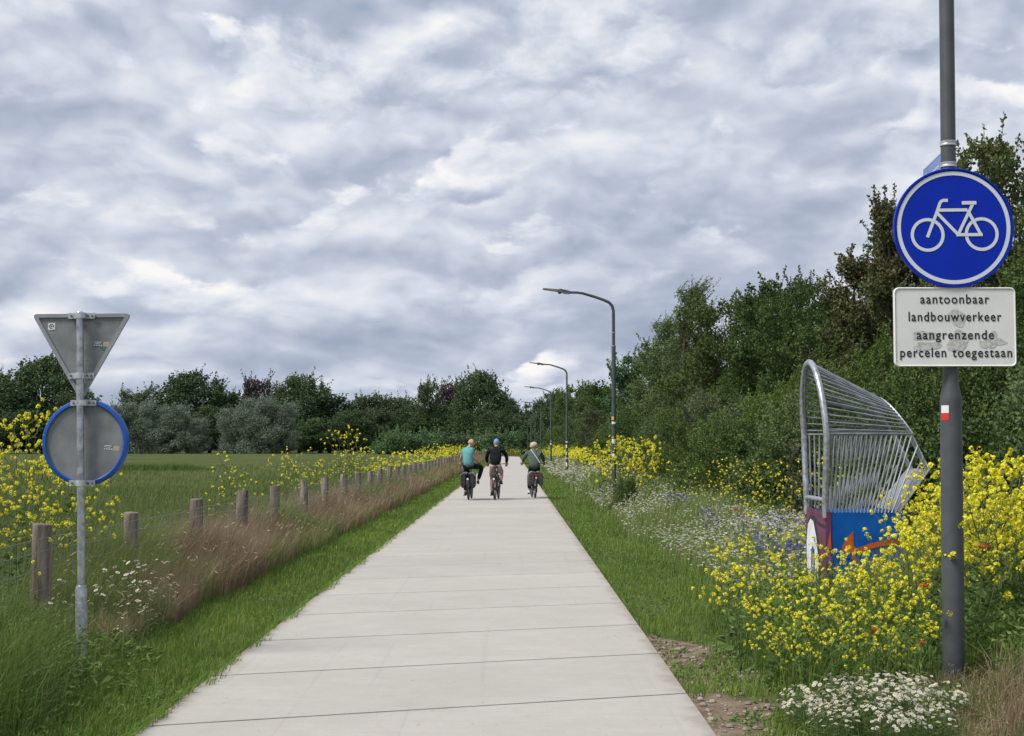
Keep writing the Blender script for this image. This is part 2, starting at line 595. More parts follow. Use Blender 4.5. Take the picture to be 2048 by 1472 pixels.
def concrete_mat():
    m, w = nmat('concrete')
    out = w.n('ShaderNodeOutputMaterial')
    b = w.n('ShaderNodeBsdfPrincipled')
    w.l(b.outputs[0], out.inputs[0])
    b.inputs['Roughness'].default_value = 0.85
    b.inputs['Specular IOR Level'].default_value = 0.2
    g = w.n('ShaderNodeNewGeometry')
    pos = g.outputs['Position']
    big = w.ramp(w.noise(pos, 0.9, 5, 0.6), 0.3, 0.7)
    mp = w.n('ShaderNodeMapping')
    mp.inputs['Rotation'].default_value = (0, 0, R(-18.6))
    mp.inputs['Scale'].default_value = (0.6, 9.0, 1)
    w.l(pos, mp.inputs[0])
    broom = w.ramp(w.noise(mp.outputs[0], 3.0, 6, 0.65), 0.3, 0.7)
    fine = w.ramp(w.noise(pos, 90, 3, 0.7), 0.3, 0.7)
    mott = w.ramp(w.noise(pos, 7.0, 5, 0.7), 0.35, 0.70)
    c = w.mix(big, (0.412, 0.390, 0.360), (0.458, 0.434, 0.403))
    c = w.mix(w.math('MULTIPLY', broom, 0.24), c, (0.33, 0.313, 0.29))
    c = w.mix(w.math('MULTIPLY', mott, 0.24), c, (0.33, 0.312, 0.288))
    c = w.mix(w.math('MULTIPLY', fine, 0.2), c, (0.27, 0.255, 0.235))
    # thin tyre traces and dark specks of dirt
    mp2 = w.n('ShaderNodeMapping')
    mp2.inputs['Scale'].default_value = (7.0, 0.10, 1)
    w.l(pos, mp2.inputs[0])
    tr = w.ramp(w.noise(mp2.outputs[0], 1.6, 4, 0.6), 0.60, 0.72)
    c = w.mix(w.math('MULTIPLY', tr, 0.2), c, (0.27, 0.255, 0.235))
    st = w.ramp(w.noise(pos, 2.2, 7, 0.72), 0.62, 0.76)
    c = w.mix(w.math('MULTIPLY', st, 0.32), c, (0.24, 0.225, 0.20))
    sp_ = w.ramp(w.noise(pos, 24.0, 2, 0.5), 0.735, 0.76)
    c = w.mix(w.math('MULTIPLY', sp_, 0.7), c, (0.17, 0.15, 0.12))
    # soil washed onto the margins
    sx = w.n('ShaderNodeSeparateXYZ')
    w.l(pos, sx.inputs[0])
    dl = w.math('SUBTRACT', sx.outputs[0], PL)
    dr = w.math('SUBTRACT', PR, sx.outputs[0])
    ed = w.math('ADD', w.math('MINIMUM', dl, dr), w.math('MULTIPLY', w.math('SUBTRACT', w.noise(pos, 3.5, 5, 0.65), 0.5), 0.45))
    c = w.mix(w.math('MULTIPLY', w.ramp(ed, 0.13, -0.03), 0.6), c, (0.22, 0.19, 0.15))
    oi = w.n('ShaderNodeObjectInfo')
    hs = w.n('ShaderNodeHueSaturation')
    w.l(w.math('ADD', w.math('MULTIPLY', oi.outputs['Random'], 0.07), 0.965), hs.inputs['Value'])
    w.l(c, hs.inputs['Color'])
    w.l(hs.outputs[0], b.inputs['Base Color'])
    bn = w.n('ShaderNodeBump')
    bn.inputs['Strength'].default_value = 0.3
    bn.inputs['Distance'].default_value = 0.0012
    w.l(w.noise(pos, 70, 4), bn.inputs['Height'])
    w.l(bn.outputs[0], b.inputs['Normal'])


concrete_mat()


def meadow_mat():
    m, w = nmat('meadow')
    out = w.n('ShaderNodeOutputMaterial')
    b = w.n('ShaderNodeBsdfPrincipled')
    w.l(b.outputs[0], out.inputs[0])
    b.inputs['Roughness'].default_value = 1.0
    b.inputs['Specular IOR Level'].default_value = 0.05
    g = w.n('ShaderNodeNewGeometry')
    mp = w.n('ShaderNodeMapping')
    mp.inputs['Scale'].default_value = (0.35, 0.14, 1)
    w.l(g.outputs['Position'], mp.inputs[0])
    big = w.ramp(w.noise(mp.outputs[0], 0.22, 5, 0.6), 0.34, 0.66)
    mid = w.ramp(w.noise(mp.outputs[0], 2.6, 5, 0.65), 0.3, 0.7)
    fine = w.ramp(w.noise(g.outputs['Position'], 5, 4, 0.7), 0.3, 0.7)
    c = w.mix(big, (0.080, 0.112, 0.030), (0.130, 0.155, 0.055))
    c = w.mix(w.math('MULTIPLY', mid, 0.45), c, (0.13, 0.135, 0.062))
    c = w.mix(w.math('MULTIPLY', fine, 0.4), c, (0.045, 0.070, 0.018))
    w.l(c, b.inputs['Base Color'])
    bn = w.n('ShaderNodeBump')
    bn.inputs['Strength'].default_value = 0.8
    bn.inputs['Distance'].default_value = 0.12
    w.l(fine, bn.inputs['Height'])
    w.l(bn.outputs[0], b.inputs['Normal'])


meadow_mat()

# ================================================================== setting: ground, meadow, path
rng = np.random.default_rng(7)
PEND = 219.0
SKEW = 0.337


def sheet(name, x0, x1, y0, y1, z, mat):
    return tag(Buf().add([(x0, y0, z), (x1, y0, z), (x1, y1, z), (x0, y1, z)], [(0, 1, 2, 3)]).obj(name, mat), kind='structure')


sheet('ground', -2500, 2500, -200, 4000, 0.0, 'soil')
sheet('meadow', -420, -4.1, -10, 395, 0.005, 'meadow')
sheet('verge', PL - 1.6, PL + 0.02, 0, 232, 0.012, 'verge_soil')
sheet('verge', PR - 0.02, PR + 4.5, 0, 232, 0.012, 'verge_soil')
# bare stony strip beside the path
pts = []
for t in np.linspace(0, 1, 26):
    pts.append((PR + 0.02, 6.0 + t * 6.3, 0.018))
for t in np.linspace(1, 0, 26):
    y = 6.0 + t * 6.3
    pts.append((PR + 0.10 + 0.66 * math.sin(math.pi * min(1, t * 0.9 + 0.1)) ** 0.7 + 0.10 * math.sin(y * 5.1) + 0.05 * math.sin(y * 13), y, 0.018))
tag(Buf().poly(pts).obj('bare_soil', 'bare_earth'), kind='structure')

path = empty('path', (0, 0, 0))
tag(path, kind='structure')
W = PR - PL
gap, L0 = 0.034, 1.745
b = Buf()
c0 = 0.010
outl = [(PL, PL * SKEW), (PR, PR * SKEW), (PR, PR * SKEW + L0 - gap), (PL, PL * SKEW + L0 - gap)]


def inset(o, d):
    return [(o[0][0] + d * 0, o[0][1] + d), (o[1][0] - d * 0, o[1][1] + d), (o[2][0] - d * 0, o[2][1] - d), (o[3][0] + d * 0, o[3][1] - d)]


A_ = [(x, y, -0.08) for x, y in outl]
B_ = [(x, y, 0.0575) for x, y in outl]
C_ = [(x, y, 0.060) for x, y in inset(outl, c0)]
b.add(A_ + B_ + C_, [(0, 1, 5, 4), (1, 2, 6, 5), (2, 3, 7, 6), (3, 0, 4, 7), (4, 5, 9, 8), (5, 6, 10, 9), (6, 7, 11, 10), (7, 4, 8, 11), (8, 9, 10, 11)])
slab_me = b.mesh('slab', ('concrete',))
k0 = 8.76
for i in range(-4, int((PEND - k0) / L0)):
    put('slab', slab_me, path, (0, k0 + i * L0, 0))
# dark joint filling a little below the surface
b = Buf()
b.add([(PL + 0.01, PL * SKEW - gap, 0.054), (PR - 0.01, PR * SKEW - gap, 0.054), (PR - 0.01, PR * SKEW, 0.054), (PL + 0.01, PL * SKEW, 0.054)], [(0, 1, 2, 3)])
joint_me = b.mesh('joint', ('joint_fill',))
for i in range(-4, int((PEND - k0) / L0)):
    put('joint', joint_me, path, (0, k0 + i * L0, 0))
# the bend to the left at the far end
b = Buf()
cx, cy = PL - 9, k0 + int((PEND - k0) / L0) * L0
ri, ro = 9.0, 9.0 + W
ang = np.linspace(0, R(80), 14)
V = []
for a in ang:
    for r in (ri, ro):
        V.append((cx + r * math.cos(a), cy + r * math.sin(a) + (cx + r * math.cos(a)) * SKEW * math.cos(a) ** 2, 0.060))
b.add(V, [(2 * i, 2 * i + 1, 2 * i + 3, 2 * i + 2) for i in range(13)])
b.obj('bend_slab', 'concrete', path)


# ================================================================== trees
ORD = 'first second third fourth fifth sixth seventh eighth ninth tenth eleventh twelfth thirteenth'.split()


def make_crown(rng, H, z0, rx, lobes, clusters, per, L, Wd, shape, spread=0.28, wind=0.0, droop=0.0, sprigs=0, gapf=0.0, up=0.3, brown_top=0.0, lobe_r=0.42):
    """Leaf clumps on the shells of overlapping lobes; returns a Buf and the lobe list (for the limbs)."""
    buf = Buf()
    C, Rr = [], []
    for i in range(lobes):
        t = (i + rng.uniform(0.1, 0.9)) / lobes
        e = rx * shape(t)
        a = i * 2.399 + rng.uniform(-0.5, 0.5)
        rr = e * rng.uniform(0.30, 0.72)
        r = max(0.16 * rx, e * lobe_r * rng.uniform(0.75, 1.25))
        z = z0 + t * (H - z0)
        z = min(z, H - r * 0.85)
        C.append((rr * math.cos(a) + wind * t * t * rx * 0.5, rr * math.sin(a), max(z, z0 + r * 0.5)))
        Rr.append(r)
    C, Rr = np.array(C), np.array(Rr)
    w = Rr ** 2
    pick = rng.choice(lobes, clusters, p=w / w.sum())
    d = unit(rng.normal(size=(clusters, 3)))
    rad = Rr[pick] * (0.50 + 0.55 * rng.uniform(0, 1, clusters) ** 0.6)
    P = C[pick] + d * rad[:, None] * np.array((1, 1, 0.85))
    if gapf > 0:
        s = 1.3 / rx
        g = vnoise(P[:, 0] * s * 2.2 + P[:, 2] * s * 1.1, P[:, 1] * s * 2.2 + P[:, 2] * s * 2.0, 5)
        keep = g > gapf
        P, d = P[keep], d[keep]
    P = P[P[:, 2] > max(0.05, z0 * 0.6)]
    d = unit(P - C.mean(0))
    n = len(P)
    Q = np.repeat(P, per, 0) + rng.normal(size=(n * per, 3)) * spread * L * 2.2
    lump = vnoise(P[:, 0] * 2.6 / rx + P[:, 2] * 1.7 / rx + 9, P[:, 1] * 2.6 / rx - P[:, 2] * 2.4 / rx, int(rng.integers(1, 99)))
    cl = np.repeat(np.clip(0.45 * rng.uniform(0, 1, n) + 0.75 * (lump - 0.15), 0, 1), per)
    D = np.repeat(d, per, 0) * 0.5 + rng.normal(size=(n * per, 3)) * 0.75 + np.array((wind * 1.4, 0, up - droop))
    Ls = L * rng.uniform(0.65, 1.3, n * per)
    var = np.clip(0.68 * cl + 0.32 * rng.uniform(0, 1, n * per), 0, 1) * 0.92
    if brown_top:
        top = (Q[:, 2] - z0) / (H - z0)
        bt = (top > 0.72) & (rng.uniform(0, 1, len(Q)) < brown_top)
        var = np.where(bt, 1.0, var)
    leaves(buf, Q, D, Ls, Ls * Wd, rng, var)
    # leafy shoots that break the outline
    if sprigs:
        out = P[(P[:, 2] > z0 + 0.35 * (H - z0))]
        rel = np.linalg.norm(out[:, :2], axis=1) / rx + (out[:, 2] - z0) / (H - z0) * 1.2
        out = out[np.argsort(-rel)[:max(8, len(out) // 5)]]
        S = out[rng.choice(len(out), sprigs)]
        for p in S:
            dd = unit(np.array((p[0] / rx * 0.6 + wind * 1.6, p[1] / rx * 0.6, 1.0 - droop * 1.2)) + rng.normal(size=3) * 0.3)
            ln = L * rng.uniform(3.5, 8.0)
            k = int(10 + per * 2)
            t = rng.uniform(0, 1, k)
            Q = p + dd * (t * ln)[:, None] + rng.normal(size=(k, 3)) * L * 0.35 * (1.1 - t)[:, None]
            D = dd * 0.5 + rng.normal(size=(k, 3)) * 0.7 + np.array((wind, 0, -droop))
            var = rng.uniform(0.2, 0.9, k)
            if brown_top:
                var = np.where(rng.uniform(0, 1, k) < brown_top * 1.2, 1.0, var)
            leaves(buf, Q, D, L * rng.uniform(0.6, 1.1, k), L * Wd * 0.9, rng, var)
            buf.tube([p - dd * ln * 0.3, p + dd * ln], [0.02 * L / 0.1 * 0.5, 0.004], 3, False, 0.0)
    return buf, C, Rr


def make_trunk(rng, H, C, Rr, r0, fork=0.25):
    b = Buf()
    top = H * 0.8
    wob = rng.normal(size=2) * 0.03 * H
    pts = [np.array((wob[0] * math.sin(t * 3), wob[1] * math.sin(t * 2.4), t * top)) for t in np.linspace(0, 1, 9)]
    b.tube(pts, [r0 * (1.25 if t == 0 else 1) * (1 - 0.85 * t) for t in np.linspace(0, 1, 9)], 9)
    for c in C:
        t = np.clip((c[2] / H) * 0.72 - 0.08, fork * 0.6, 0.9)
        i = int(t * 8 / 1.0)
        s = pts[min(i, 7)]
        m = (s + c) / 2 + np.array((0, 0, 0.10 * np.linalg.norm(c - s)))
        r = r0 * (1 - 0.8 * t) * 0.55
        b.tube([s, m, c], [r, r * 0.6, r * 0.2], 5, False)
        for k in range(2):
            e = c + unit(rng.normal(size=3) + np.array((0, 0, 0.4))) * 0.55 * Rr.mean()
            b.tube([m, (m + e) / 2 + rng.normal(size=3) * 0.05, e], [r * 0.45, r * 0.3, r * 0.1], 4, False)
    return b


round_ = lambda t: math.sqrt(max(0.02, 1 - (1.75 * t - 0.78) ** 2)) if t < 1 else 0.2
hedge_ = lambda t: 0.95 - 0.45 * t ** 2.2
cone_ = lambda t: 0.95 - 0.72 * t ** 1.3
colum_ = lambda t: 0.75 + 0.25 * math.sin(math.pi * min(1, t + 0.12))
oak_ = lambda t: max(0.35, math.sin(math.pi * (0.16 + 0.76 * t)) ** 0.6)

TREES = {}


def proto(key, seed, mat, H, z0, rx, lobes, clusters, per, L, Wd, shape, r0, **kw):
    g = np.random.default_rng(seed)
    cb, C, Rr = make_crown(g, H, z0, rx, lobes, clusters, per, L, Wd, shape, **kw)
    TREES[key] = (cb.mesh(key + '_crown', (mat,)), make_trunk(g, H, C, Rr, r0).mesh(key + '_trunk', ('bark',), True), H, rx)


# near hedgerow trees (leaf size in metres)
proto('maple', 11, 'leaf_maple', 7.0, 0.5, 2.4, 28, 5200, 9, 0.08, 0.8, hedge_, 0.13, sprigs=70, gapf=0.20, brown_top=0.22, lobe_r=0.33)
proto('brown_maple', 12, 'leaf_brown', 6.6, 0.5, 1.9, 25, 4000, 9, 0.08, 0.8, cone_, 0.12, sprigs=60, gapf=0.16, brown_top=0.22, lobe_r=0.33)
proto('hawthorn', 13, 'leaf_near', 6.0, 0.4, 2.2, 27, 5200, 9, 0.07, 0.75, hedge_, 0.11, sprigs=60, gapf=0.20, lobe_r=0.33)
proto('willow_row', 14, 'leaf_birch', 8.0, 0.6, 2.0, 26, 3900, 8, 0.135, 0.24, cone_, 0.12, sprigs=80, wind=0.38, gapf=0.12, lobe_r=0.33)
proto('alder', 15, 'leaf_near', 7.5, 0.5, 2.5, 27, 3700, 8, 0.11, 0.8, hedge_, 0.13, sprigs=45, gapf=0.20, lobe_r=0.33)
proto('poplar', 16, 'leaf_poplar', 7.5, 1.2, 1.7, 12, 1900, 8, 0.145, 0.8, round_, 0.12, sprigs=35, gapf=0.26)
proto('row_far', 17, 'leaf_near', 8.0, 0.5, 3.0, 28, 2300, 8, 0.2, 0.75, hedge_, 0.14, sprigs=30, gapf=0.18, lobe_r=0.33)
proto('row_far_b', 18, 'leaf_birch', 8.0, 0.5, 2.6, 26, 2100, 8, 0.2, 0.6, colum_, 0.14, sprigs=30, gapf=0.18, lobe_r=0.33)
# shrubs in front of the trees
proto('elder', 21, 'leaf_shrub', 2.6, 0.05, 1.45, 12, 2600, 9, 0.062, 0.6, round_, 0.04, sprigs=45, gapf=0.14)
proto('bramble', 22, 'leaf_bramble', 2.0, 0.0, 1.35, 11, 2000, 8, 0.072, 0.8, hedge_, 0.03, sprigs=40, gapf=0.16)
proto('osier', 23, 'leaf_shrub', 3.4, 0.05, 1.3, 12, 2300, 9, 0.092, 0.3, colum_, 0.05, sprigs=55, gapf=0.14, wind=0.2)
# the wood beyond the meadow
proto('oak_far', 31, 'leaf_oak_far', 20, 1.5, 8.0, 30, 4200, 5, 0.48, 0.8, oak_, 0.45, sprigs=60, gapf=0.12, lobe_r=0.36)
proto('oak_far_b', 32, 'leaf_wood_far', 18, 1.5, 7.0, 26, 3700, 5, 0.47, 0.8, oak_, 0.42, sprigs=55, gapf=0.15, lobe_r=0.36)
proto('ash_far', 33, 'leaf_wood_far', 20, 2.0, 6.0, 22, 2700, 5, 0.46, 0.7, colum_, 0.4, sprigs=60, gapf=0.27, lobe_r=0.38)
proto('copper_far', 34, 'leaf_copper_far', 18, 1.5, 6.5, 22, 2700, 5, 0.47, 0.8, oak_, 0.42, sprigs=40, gapf=0.12)
proto('willow_far', 35, 'leaf_willow_far', 12, 0.3, 4.4, 20, 3000, 6, 0.42, 0.3, colum_, 0.3, sprigs=45, gapf=0.10, droop=0.3, lobe_r=0.40)
proto('scrub_far', 36, 'leaf_scrub_far', 4.5, 0.0, 4.0, 14, 1400, 5, 0.33, 0.7, hedge_, 0.12, sprigs=25, gapf=0.10)


def tree(name, key, x, y, h, rx, rz, label, cat='tree', group=None, mat=None):
    cm, tm, H, r = TREES[key]
    o = empty(name, (x, y, 0), rz)
    o.scale = (rx / r, rx / r, h / H)
    c = put('crown', cm, o)
    put('trunk', tm, o)
    if mat:
        c.material_slots[0].link = 'OBJECT'
        c.material_slots[0].material = M[mat]
    return tag(o, label, cat, group)


g_row = 'trees in the row beside the path'
# hedgerow on the right, from the near end to the far end
tree('maple_tree', 'maple', 8.55, 24.0, 6.85, 2.1, 0.3, 'green tree with brown shoot tips behind the round blue bicycle sign', group=g_row)
tree('maple_tree', 'brown_maple', 7.35, 27.0, 6.25, 1.75, 1.1, 'slender brown-tinged tree whose tip shows just beside the blue sign', group=g_row)
tree('maple_tree', 'brown_maple', 7.75, 31.5, 5.75, 1.9, 2.4, 'brown-green tree above the curved steel cage', group=g_row)
tree('hawthorn_tree', 'hawthorn', 7.6, 37.0, 5.95, 2.0, 0.7, 'dark small-leaved tree between the steel cage and the windswept willow', group=g_row)
tree('hawthorn_tree', 'hawthorn', 7.9, 44.5, 6.4, 2.2, 2.9, 'dense green tree next to the tall windswept willow', group=g_row)
tree('willow_tree', 'willow_row', 7.0, 58.0, 8.1, 2.4, 0.2, 'tall windswept willow with feathery top standing above the row', group=g_row)
tree('willow_tree', 'willow_row', 7.0, 68.0, 7.6, 2.7, -0.4, 'lower grey-green willow between tall willow and lamp post', group=g_row)
tree('poplar_tree', 'poplar', 6.95, 84.0, 6.9, 1.7, 0.9, 'bright green poplar with see-through crown behind the nearest lamp post', group=g_row)
for i, (x, y, h, r, k, mt) in enumerate(((6.6, 100, 5.7, 2.6, 'row_far', None), (7.2, 114, 6.1, 2.8, 'row_far_b', None), (7.2, 130, 6.3, 3.0, 'row_far', None),
                            (6.6, 148, 6.6, 2.8, 'row_far_b', 'leaf_near'), (7.4, 166, 8.4, 3.2, 'row_far', None), (6.8, 186, 8.3, 3.0, 'row_far', 'leaf_oak_far'),
                            (6.6, 208, 9.3, 3.4, 'row_far', 'leaf_oak_far'), (5.2, 236, 9.0, 3.4, 'row_far', 'leaf_oak_far'), (4.4, 268, 9.4, 4.0, 'row_far', 'leaf_oak_far'))):
    tree('alder_tree', k, x, y, h, r, x * 7 + y, 'green tree in the distant part of the row, %s beyond the bright poplar' % ORD[i], group='trees in the distant part of the row', mat=mt)
for i, (x, y, h, r) in enumerate(((11.2, 21, 6.0, 2.6), (11.0, 28, 6.0, 2.5), (10.6, 35, 5.6, 2.5), (10.2, 43, 5.8, 2.5), (9.9, 52, 6.4, 2.6), (9.6, 63, 6.2, 2.6),
                                  (9.6, 76, 6.0, 2.6), (9.6, 92, 5.4, 2.6), (10.5, 110, 5.6, 3.0), (9.7, 17.2, 5.0, 2.2), (7.9, 19.3, 4.6, 1.9), (6.9, 22.6, 4.3, 1.6), (7.3, 51, 6.9, 2.4), (7.3, 33.5, 4.4, 1.6), (6.6, 62, 6.2, 2.3), (7.6, 40.5, 6.3, 2.2), (8.6, 29.5, 6.5, 2.3), (9.0, 26.0, 6.2, 2.2))):
    tree('alder_tree', 'hawthorn' if y < 26 else 'alder', x, y, h, r, i * 1.3, 'dark green tree filling the shade at the back of the row', group='trees at the back of the row', mat=(None, 'leaf_grey', 'leaf_maple', None, 'leaf_birch')[i % 5])
sh = [('elder', 7.0, 16.6, 2.9, 1.6), ('bramble', 5.95, 17.2, 2.0, 1.3), ('bramble', 5.4, 19.2, 1.75, 1.2), ('elder', 6.1, 20.6, 2.9, 1.4), ('osier', 6.0, 23.6, 3.3, 1.3),
      ('bramble', 5.3, 23.0, 1.7, 1.3), ('elder', 5.8, 27.0, 2.7, 1.5), ('bramble', 5.1, 27.6, 1.9, 1.3), ('osier', 6.1, 31.0, 3.1, 1.4), ('elder', 5.3, 33.5, 2.5, 1.5),
      ('elder', 5.9, 38.0, 3.0, 1.6), ('osier', 5.5, 43.0, 3.1, 1.5), ('elder', 5.6, 49.0, 2.8, 1.7), ('elder', 5.4, 56.0, 3.0, 1.8), ('osier', 5.8, 63.0, 3.4, 1.8),
      ('elder', 5.6, 71.0, 3.0, 2.0), ('osier', 5.8, 80.0, 3.6, 2.0), ('elder', 5.6, 92.0, 3.3, 2.2), ('osier', 5.6, 104.0, 3.6, 2.2), ('elder', 5.6, 118.0, 3.4, 2.3), ('osier', 5.5, 134, 3.8, 2.4), ('elder', 5.4, 152, 3.8, 2.6), ('bramble', 7.4, 14.9, 1.9, 1.4)]
cnt = {}
for i, (k, x, y, h, r) in enumerate(sorted(sh, key=lambda a: a[2])):
    cnt[k] = cnt.get(k, -1) + 1
    nm = {'elder': 'elder_bush', 'bramble': 'bramble_bush', 'osier': 'osier_bush'}[k]
    lb = {'elder': 'light green rounded bush at the tree row', 'bramble': 'low bramble bush at the tree row', 'osier': 'upright narrow-leaved bush at the tree row'}[k]
    lb = lb.replace(' bush ', ' bush, ' + ORD[cnt[k]] + ' of its kind from the near end, ').replace(', with broad leaves', ' with broad leaves')
    tree(nm, k, x, y, h, r, i * 2.1, lb, 'bush', k + ' bushes at the foot of the tree row', (None, 'leaf_birch', 'leaf_near', None, 'leaf_bramble', 'leaf_grey')[i % 6])


tree('verge_bush', 'bramble', 2.72, 33.6, 0.85, 0.42, 0.4, 'small dark leafy bush on the verge below the lamp-side mustard', 'bush')


# the wood along the far side of the meadow: (pixel column of the photograph / 2844 gives the bearing)
def far(name, key, px, top, y, rx, label, mat=None, cat='tree', group='trees of the wood beyond the meadow'):
    x = (px - 1024) * y / 2844
    h = 1.62 + (893 - top) * y / 2844
    tree(name, key, x, y, h, rx, px * 0.37, label, cat, group, mat)


far('oak_tree', 'oak_far', 88, 716, 330, 12.0, 'tallest rounded dark tree behind the triangular sign')
far('oak_tree', 'oak_far_b', -20, 750, 335, 10.0, 'dark tree cut off by the frame beside the tallest rounded tree')
far('oak_tree', 'oak_far_b', 150, 790, 318, 7.0, 'smaller green tree in front of the tallest rounded tree', 'leaf_wood_far')
far('oak_tree', 'oak_far', 378, 746, 352, 10.5, 'broad dark oak between the silver willows and the sign')
far('ash_tree', 'ash_far', 272, 780, 360, 6.0, 'thin lighter tree at the gap beside the broad oak')
far('copper_beech', 'copper_far', 516, 760, 372, 6.5, 'purplish copper beech behind the silver willows')
far('oak_tree', 'oak_far', 600, 752, 350, 9.0, 'dark oak rising behind the silver willows, near the copper beech')
far('copper_beech', 'copper_far', 905, 768, 366, 7.0, 'dark purple beech next to the tall tree at the path end')
far('oak_tree', 'oak_far', 962, 744, 335, 7.8, 'tall dark tree standing at the far end of the path')
far('ash_tree', 'ash_far', 852, 766, 350, 4.6, 'thin-crowned pale ash with visible trunk in the wood')
for px, top, y, r, k, mt in ((455, 765, 358, 7, 'oak_far_b', None), (660, 772, 352, 7.5, 'oak_far_b', 'leaf_oak_far'), (700, 800, 335, 7, 'oak_far', None), (735, 772, 366, 7, 'oak_far_b', None),
                             (790, 776, 372, 7.5, 'oak_far_b', None), (750, 800, 345, 7, 'oak_far_b', None), (815, 790, 360, 7, 'oak_far', None), (880, 785, 362, 6.5, 'oak_far', None),
                             (1015, 775, 345, 5.0, 'oak_far', None), (1030, 812, 330, 5.5, 'oak_far', None), (940, 800, 330, 6, 'oak_far', None), (990, 800, 326, 6, 'oak_far', None), (1060, 818, 345, 8, 'oak_far', None), (1110, 810, 350, 9, 'oak_far', None),
                             (420, 790, 345, 7.5, 'oak_far', None), (330, 790, 350, 7, 'oak_far', None), (540, 792, 345, 7, 'oak_far', None), (205, 815, 345, 6, 'oak_far_b', None), (60, 800, 318, 9, 'oak_far', None), (-60, 800, 318, 9, 'oak_far', None),
                             (640, 815, 334, 7.5, 'oak_far', None), (860, 810, 350, 7, 'oak_far', None), (785, 815, 345, 7, 'oak_far', None), (575, 780, 360, 7, 'oak_far_b', None), (490, 785, 356, 7, 'oak_far', None), (250, 820, 340, 6, 'oak_far', None)):
    top += 22
    far('oak_tree', k, px, top, y, r, 'dark green tree closing the wood beyond the meadow', mt, group='dark trees closing the wood')
for i, (px, top, r) in enumerate(sorted(((283, 806, 5.0), (345, 812, 4.8), (470, 818, 4.2), (520, 798, 5.6), (566, 808, 4.6), (398, 838, 3.4), (240, 812, 4.2), (318, 836, 3.2)))):
    far('willow_tree', 'willow_far', px, top, 318 + i % 3, r, 'silvery willow at the meadow edge, %s counted from the round sign' % ORD[i], group='silver willows at the meadow edge')
for i, (px, top, r) in enumerate(sorted(((785, 864, 5), (820, 872, 5), (860, 868, 5), (900, 874, 4.5), (1000, 868, 5), (960, 872, 5), (1040, 866, 5.5), (930, 876, 4), (1080, 860, 5)))):
    far('scrub_bush', 'scrub_far', px, top, 292 + (i % 3) * 4, r, 'pale green scrub bush at the foot of the wood, %s from the meadow side' % ORD[i], None, 'bush', 'scrub at the foot of the wood')

# ================================================================== sign lettering
def text_mesh(body, width, height_scale, mat, bold=0.0, space=1.0):
    """Lettering in the x, z plane facing -y, scaled to the given width, centred."""
    cu = bpy.data.curves.new('lettering', 'FONT')
    cu.body = body
    cu.align_x = 'CENTER'
    cu.align_y = 'CENTER'
    cu.size = 1.0
    cu.space_character = space
    cu.offset = bold
    cu.extrude = 0.0
    cu.resolution_u = 3
    o = bpy.data.objects.new('lettering', cu)
    col.objects.link(o)
    bpy.context.view_layer.update()
    me = bpy.data.meshes.new_from_object(o.evaluated_get(bpy.context.evaluated_depsgraph_get()))
    bpy.data.objects.remove(o)
    co = np.empty(len(me.vertices) * 3, np.float32)
    me.vertices.foreach_get('co', co)
    co = co.reshape(-1, 3)
    cx = (co[:, 0].min() + co[:, 0].max()) / 2
    s = width / (co[:, 0].max() - co[:, 0].min())
    new = np.stack([(co[:, 0] - cx) * s, np.zeros(len(co)), co[:, 1] * height_scale], 1).astype(np.float32)
    me.vertices.foreach_set('co', new.ravel())
    me.materials.clear()
    me.materials.append(M[mat])
    me.update()
    return me


def rrect(x0, x1, z0, z1, r, n=6):
    pts = []
    for cx, cz, a0 in ((x1 - r, z1 - r, 0), (x0 + r, z1 - r, 90), (x0 + r, z0 + r, 180), (x1 - r, z0 + r, 270)):
        for k in range(n + 1):
            a = R(a0 + 90 * k / n)
            pts.append((cx + r * math.cos(a), cz + r * math.sin(a)))
    return pts


def strip(buf, pts, w, y, mi=0):
    """Flat mitred ribbon of width w through 2-D points (x, z) at depth y."""
    P = np.array(pts, float)
    T = unit(np.gradient(P, axis=0)) if len(P) > 2 else unit(np.repeat((P[1] - P[0])[None], 2, 0))
    N = np.stack([-T[:, 1], T[:, 0]], 1)
    A, B = P + N * w / 2, P - N * w / 2
    V = [(a[0], y, a[1]) for a in A] + [(q[0], y, q[1]) for q in B]
    n = len(P)
    buf.add(V, [(i, i + n, i + n + 1, i + 1) for i in range(n - 1)], mi=mi)


def ringf(buf, cx, cz, ri, ro, y, n=48, mi=0):
    a = np.linspace(0, 2 * math.pi, n, endpoint=False)
    V = [(cx + ro * math.cos(t), y, cz + ro * math.sin(t)) for t in a] + [(cx + ri * math.cos(t), y, cz + ri * math.sin(t)) for t in a]
    buf.add(V, [(i, n + i, n + (i + 1) % n, (i + 1) % n) for i in range(n)], mi=mi)


def blob(buf, cx, cz, rx, rz, y, seed, n=26, rough=0.22):
    g = np.random.default_rng(seed)
    ph = g.uniform(0, 6.28, 5)
    pts = []
    for t in np.linspace(0, 2 * math.pi, n, endpoint=False)[::-1]:
        k = 1 + rough * sum(math.sin((j + 2) * t + ph[j]) / (j + 1.5) for j in range(5))
        pts.append((cx + rx * k * math.cos(t), y, cz + rz * k * math.sin(t)))
    c = len(pts)
    buf.add(pts + [(cx, y, cz)], [(i, (i + 1) % c, c) for i in range(c)])


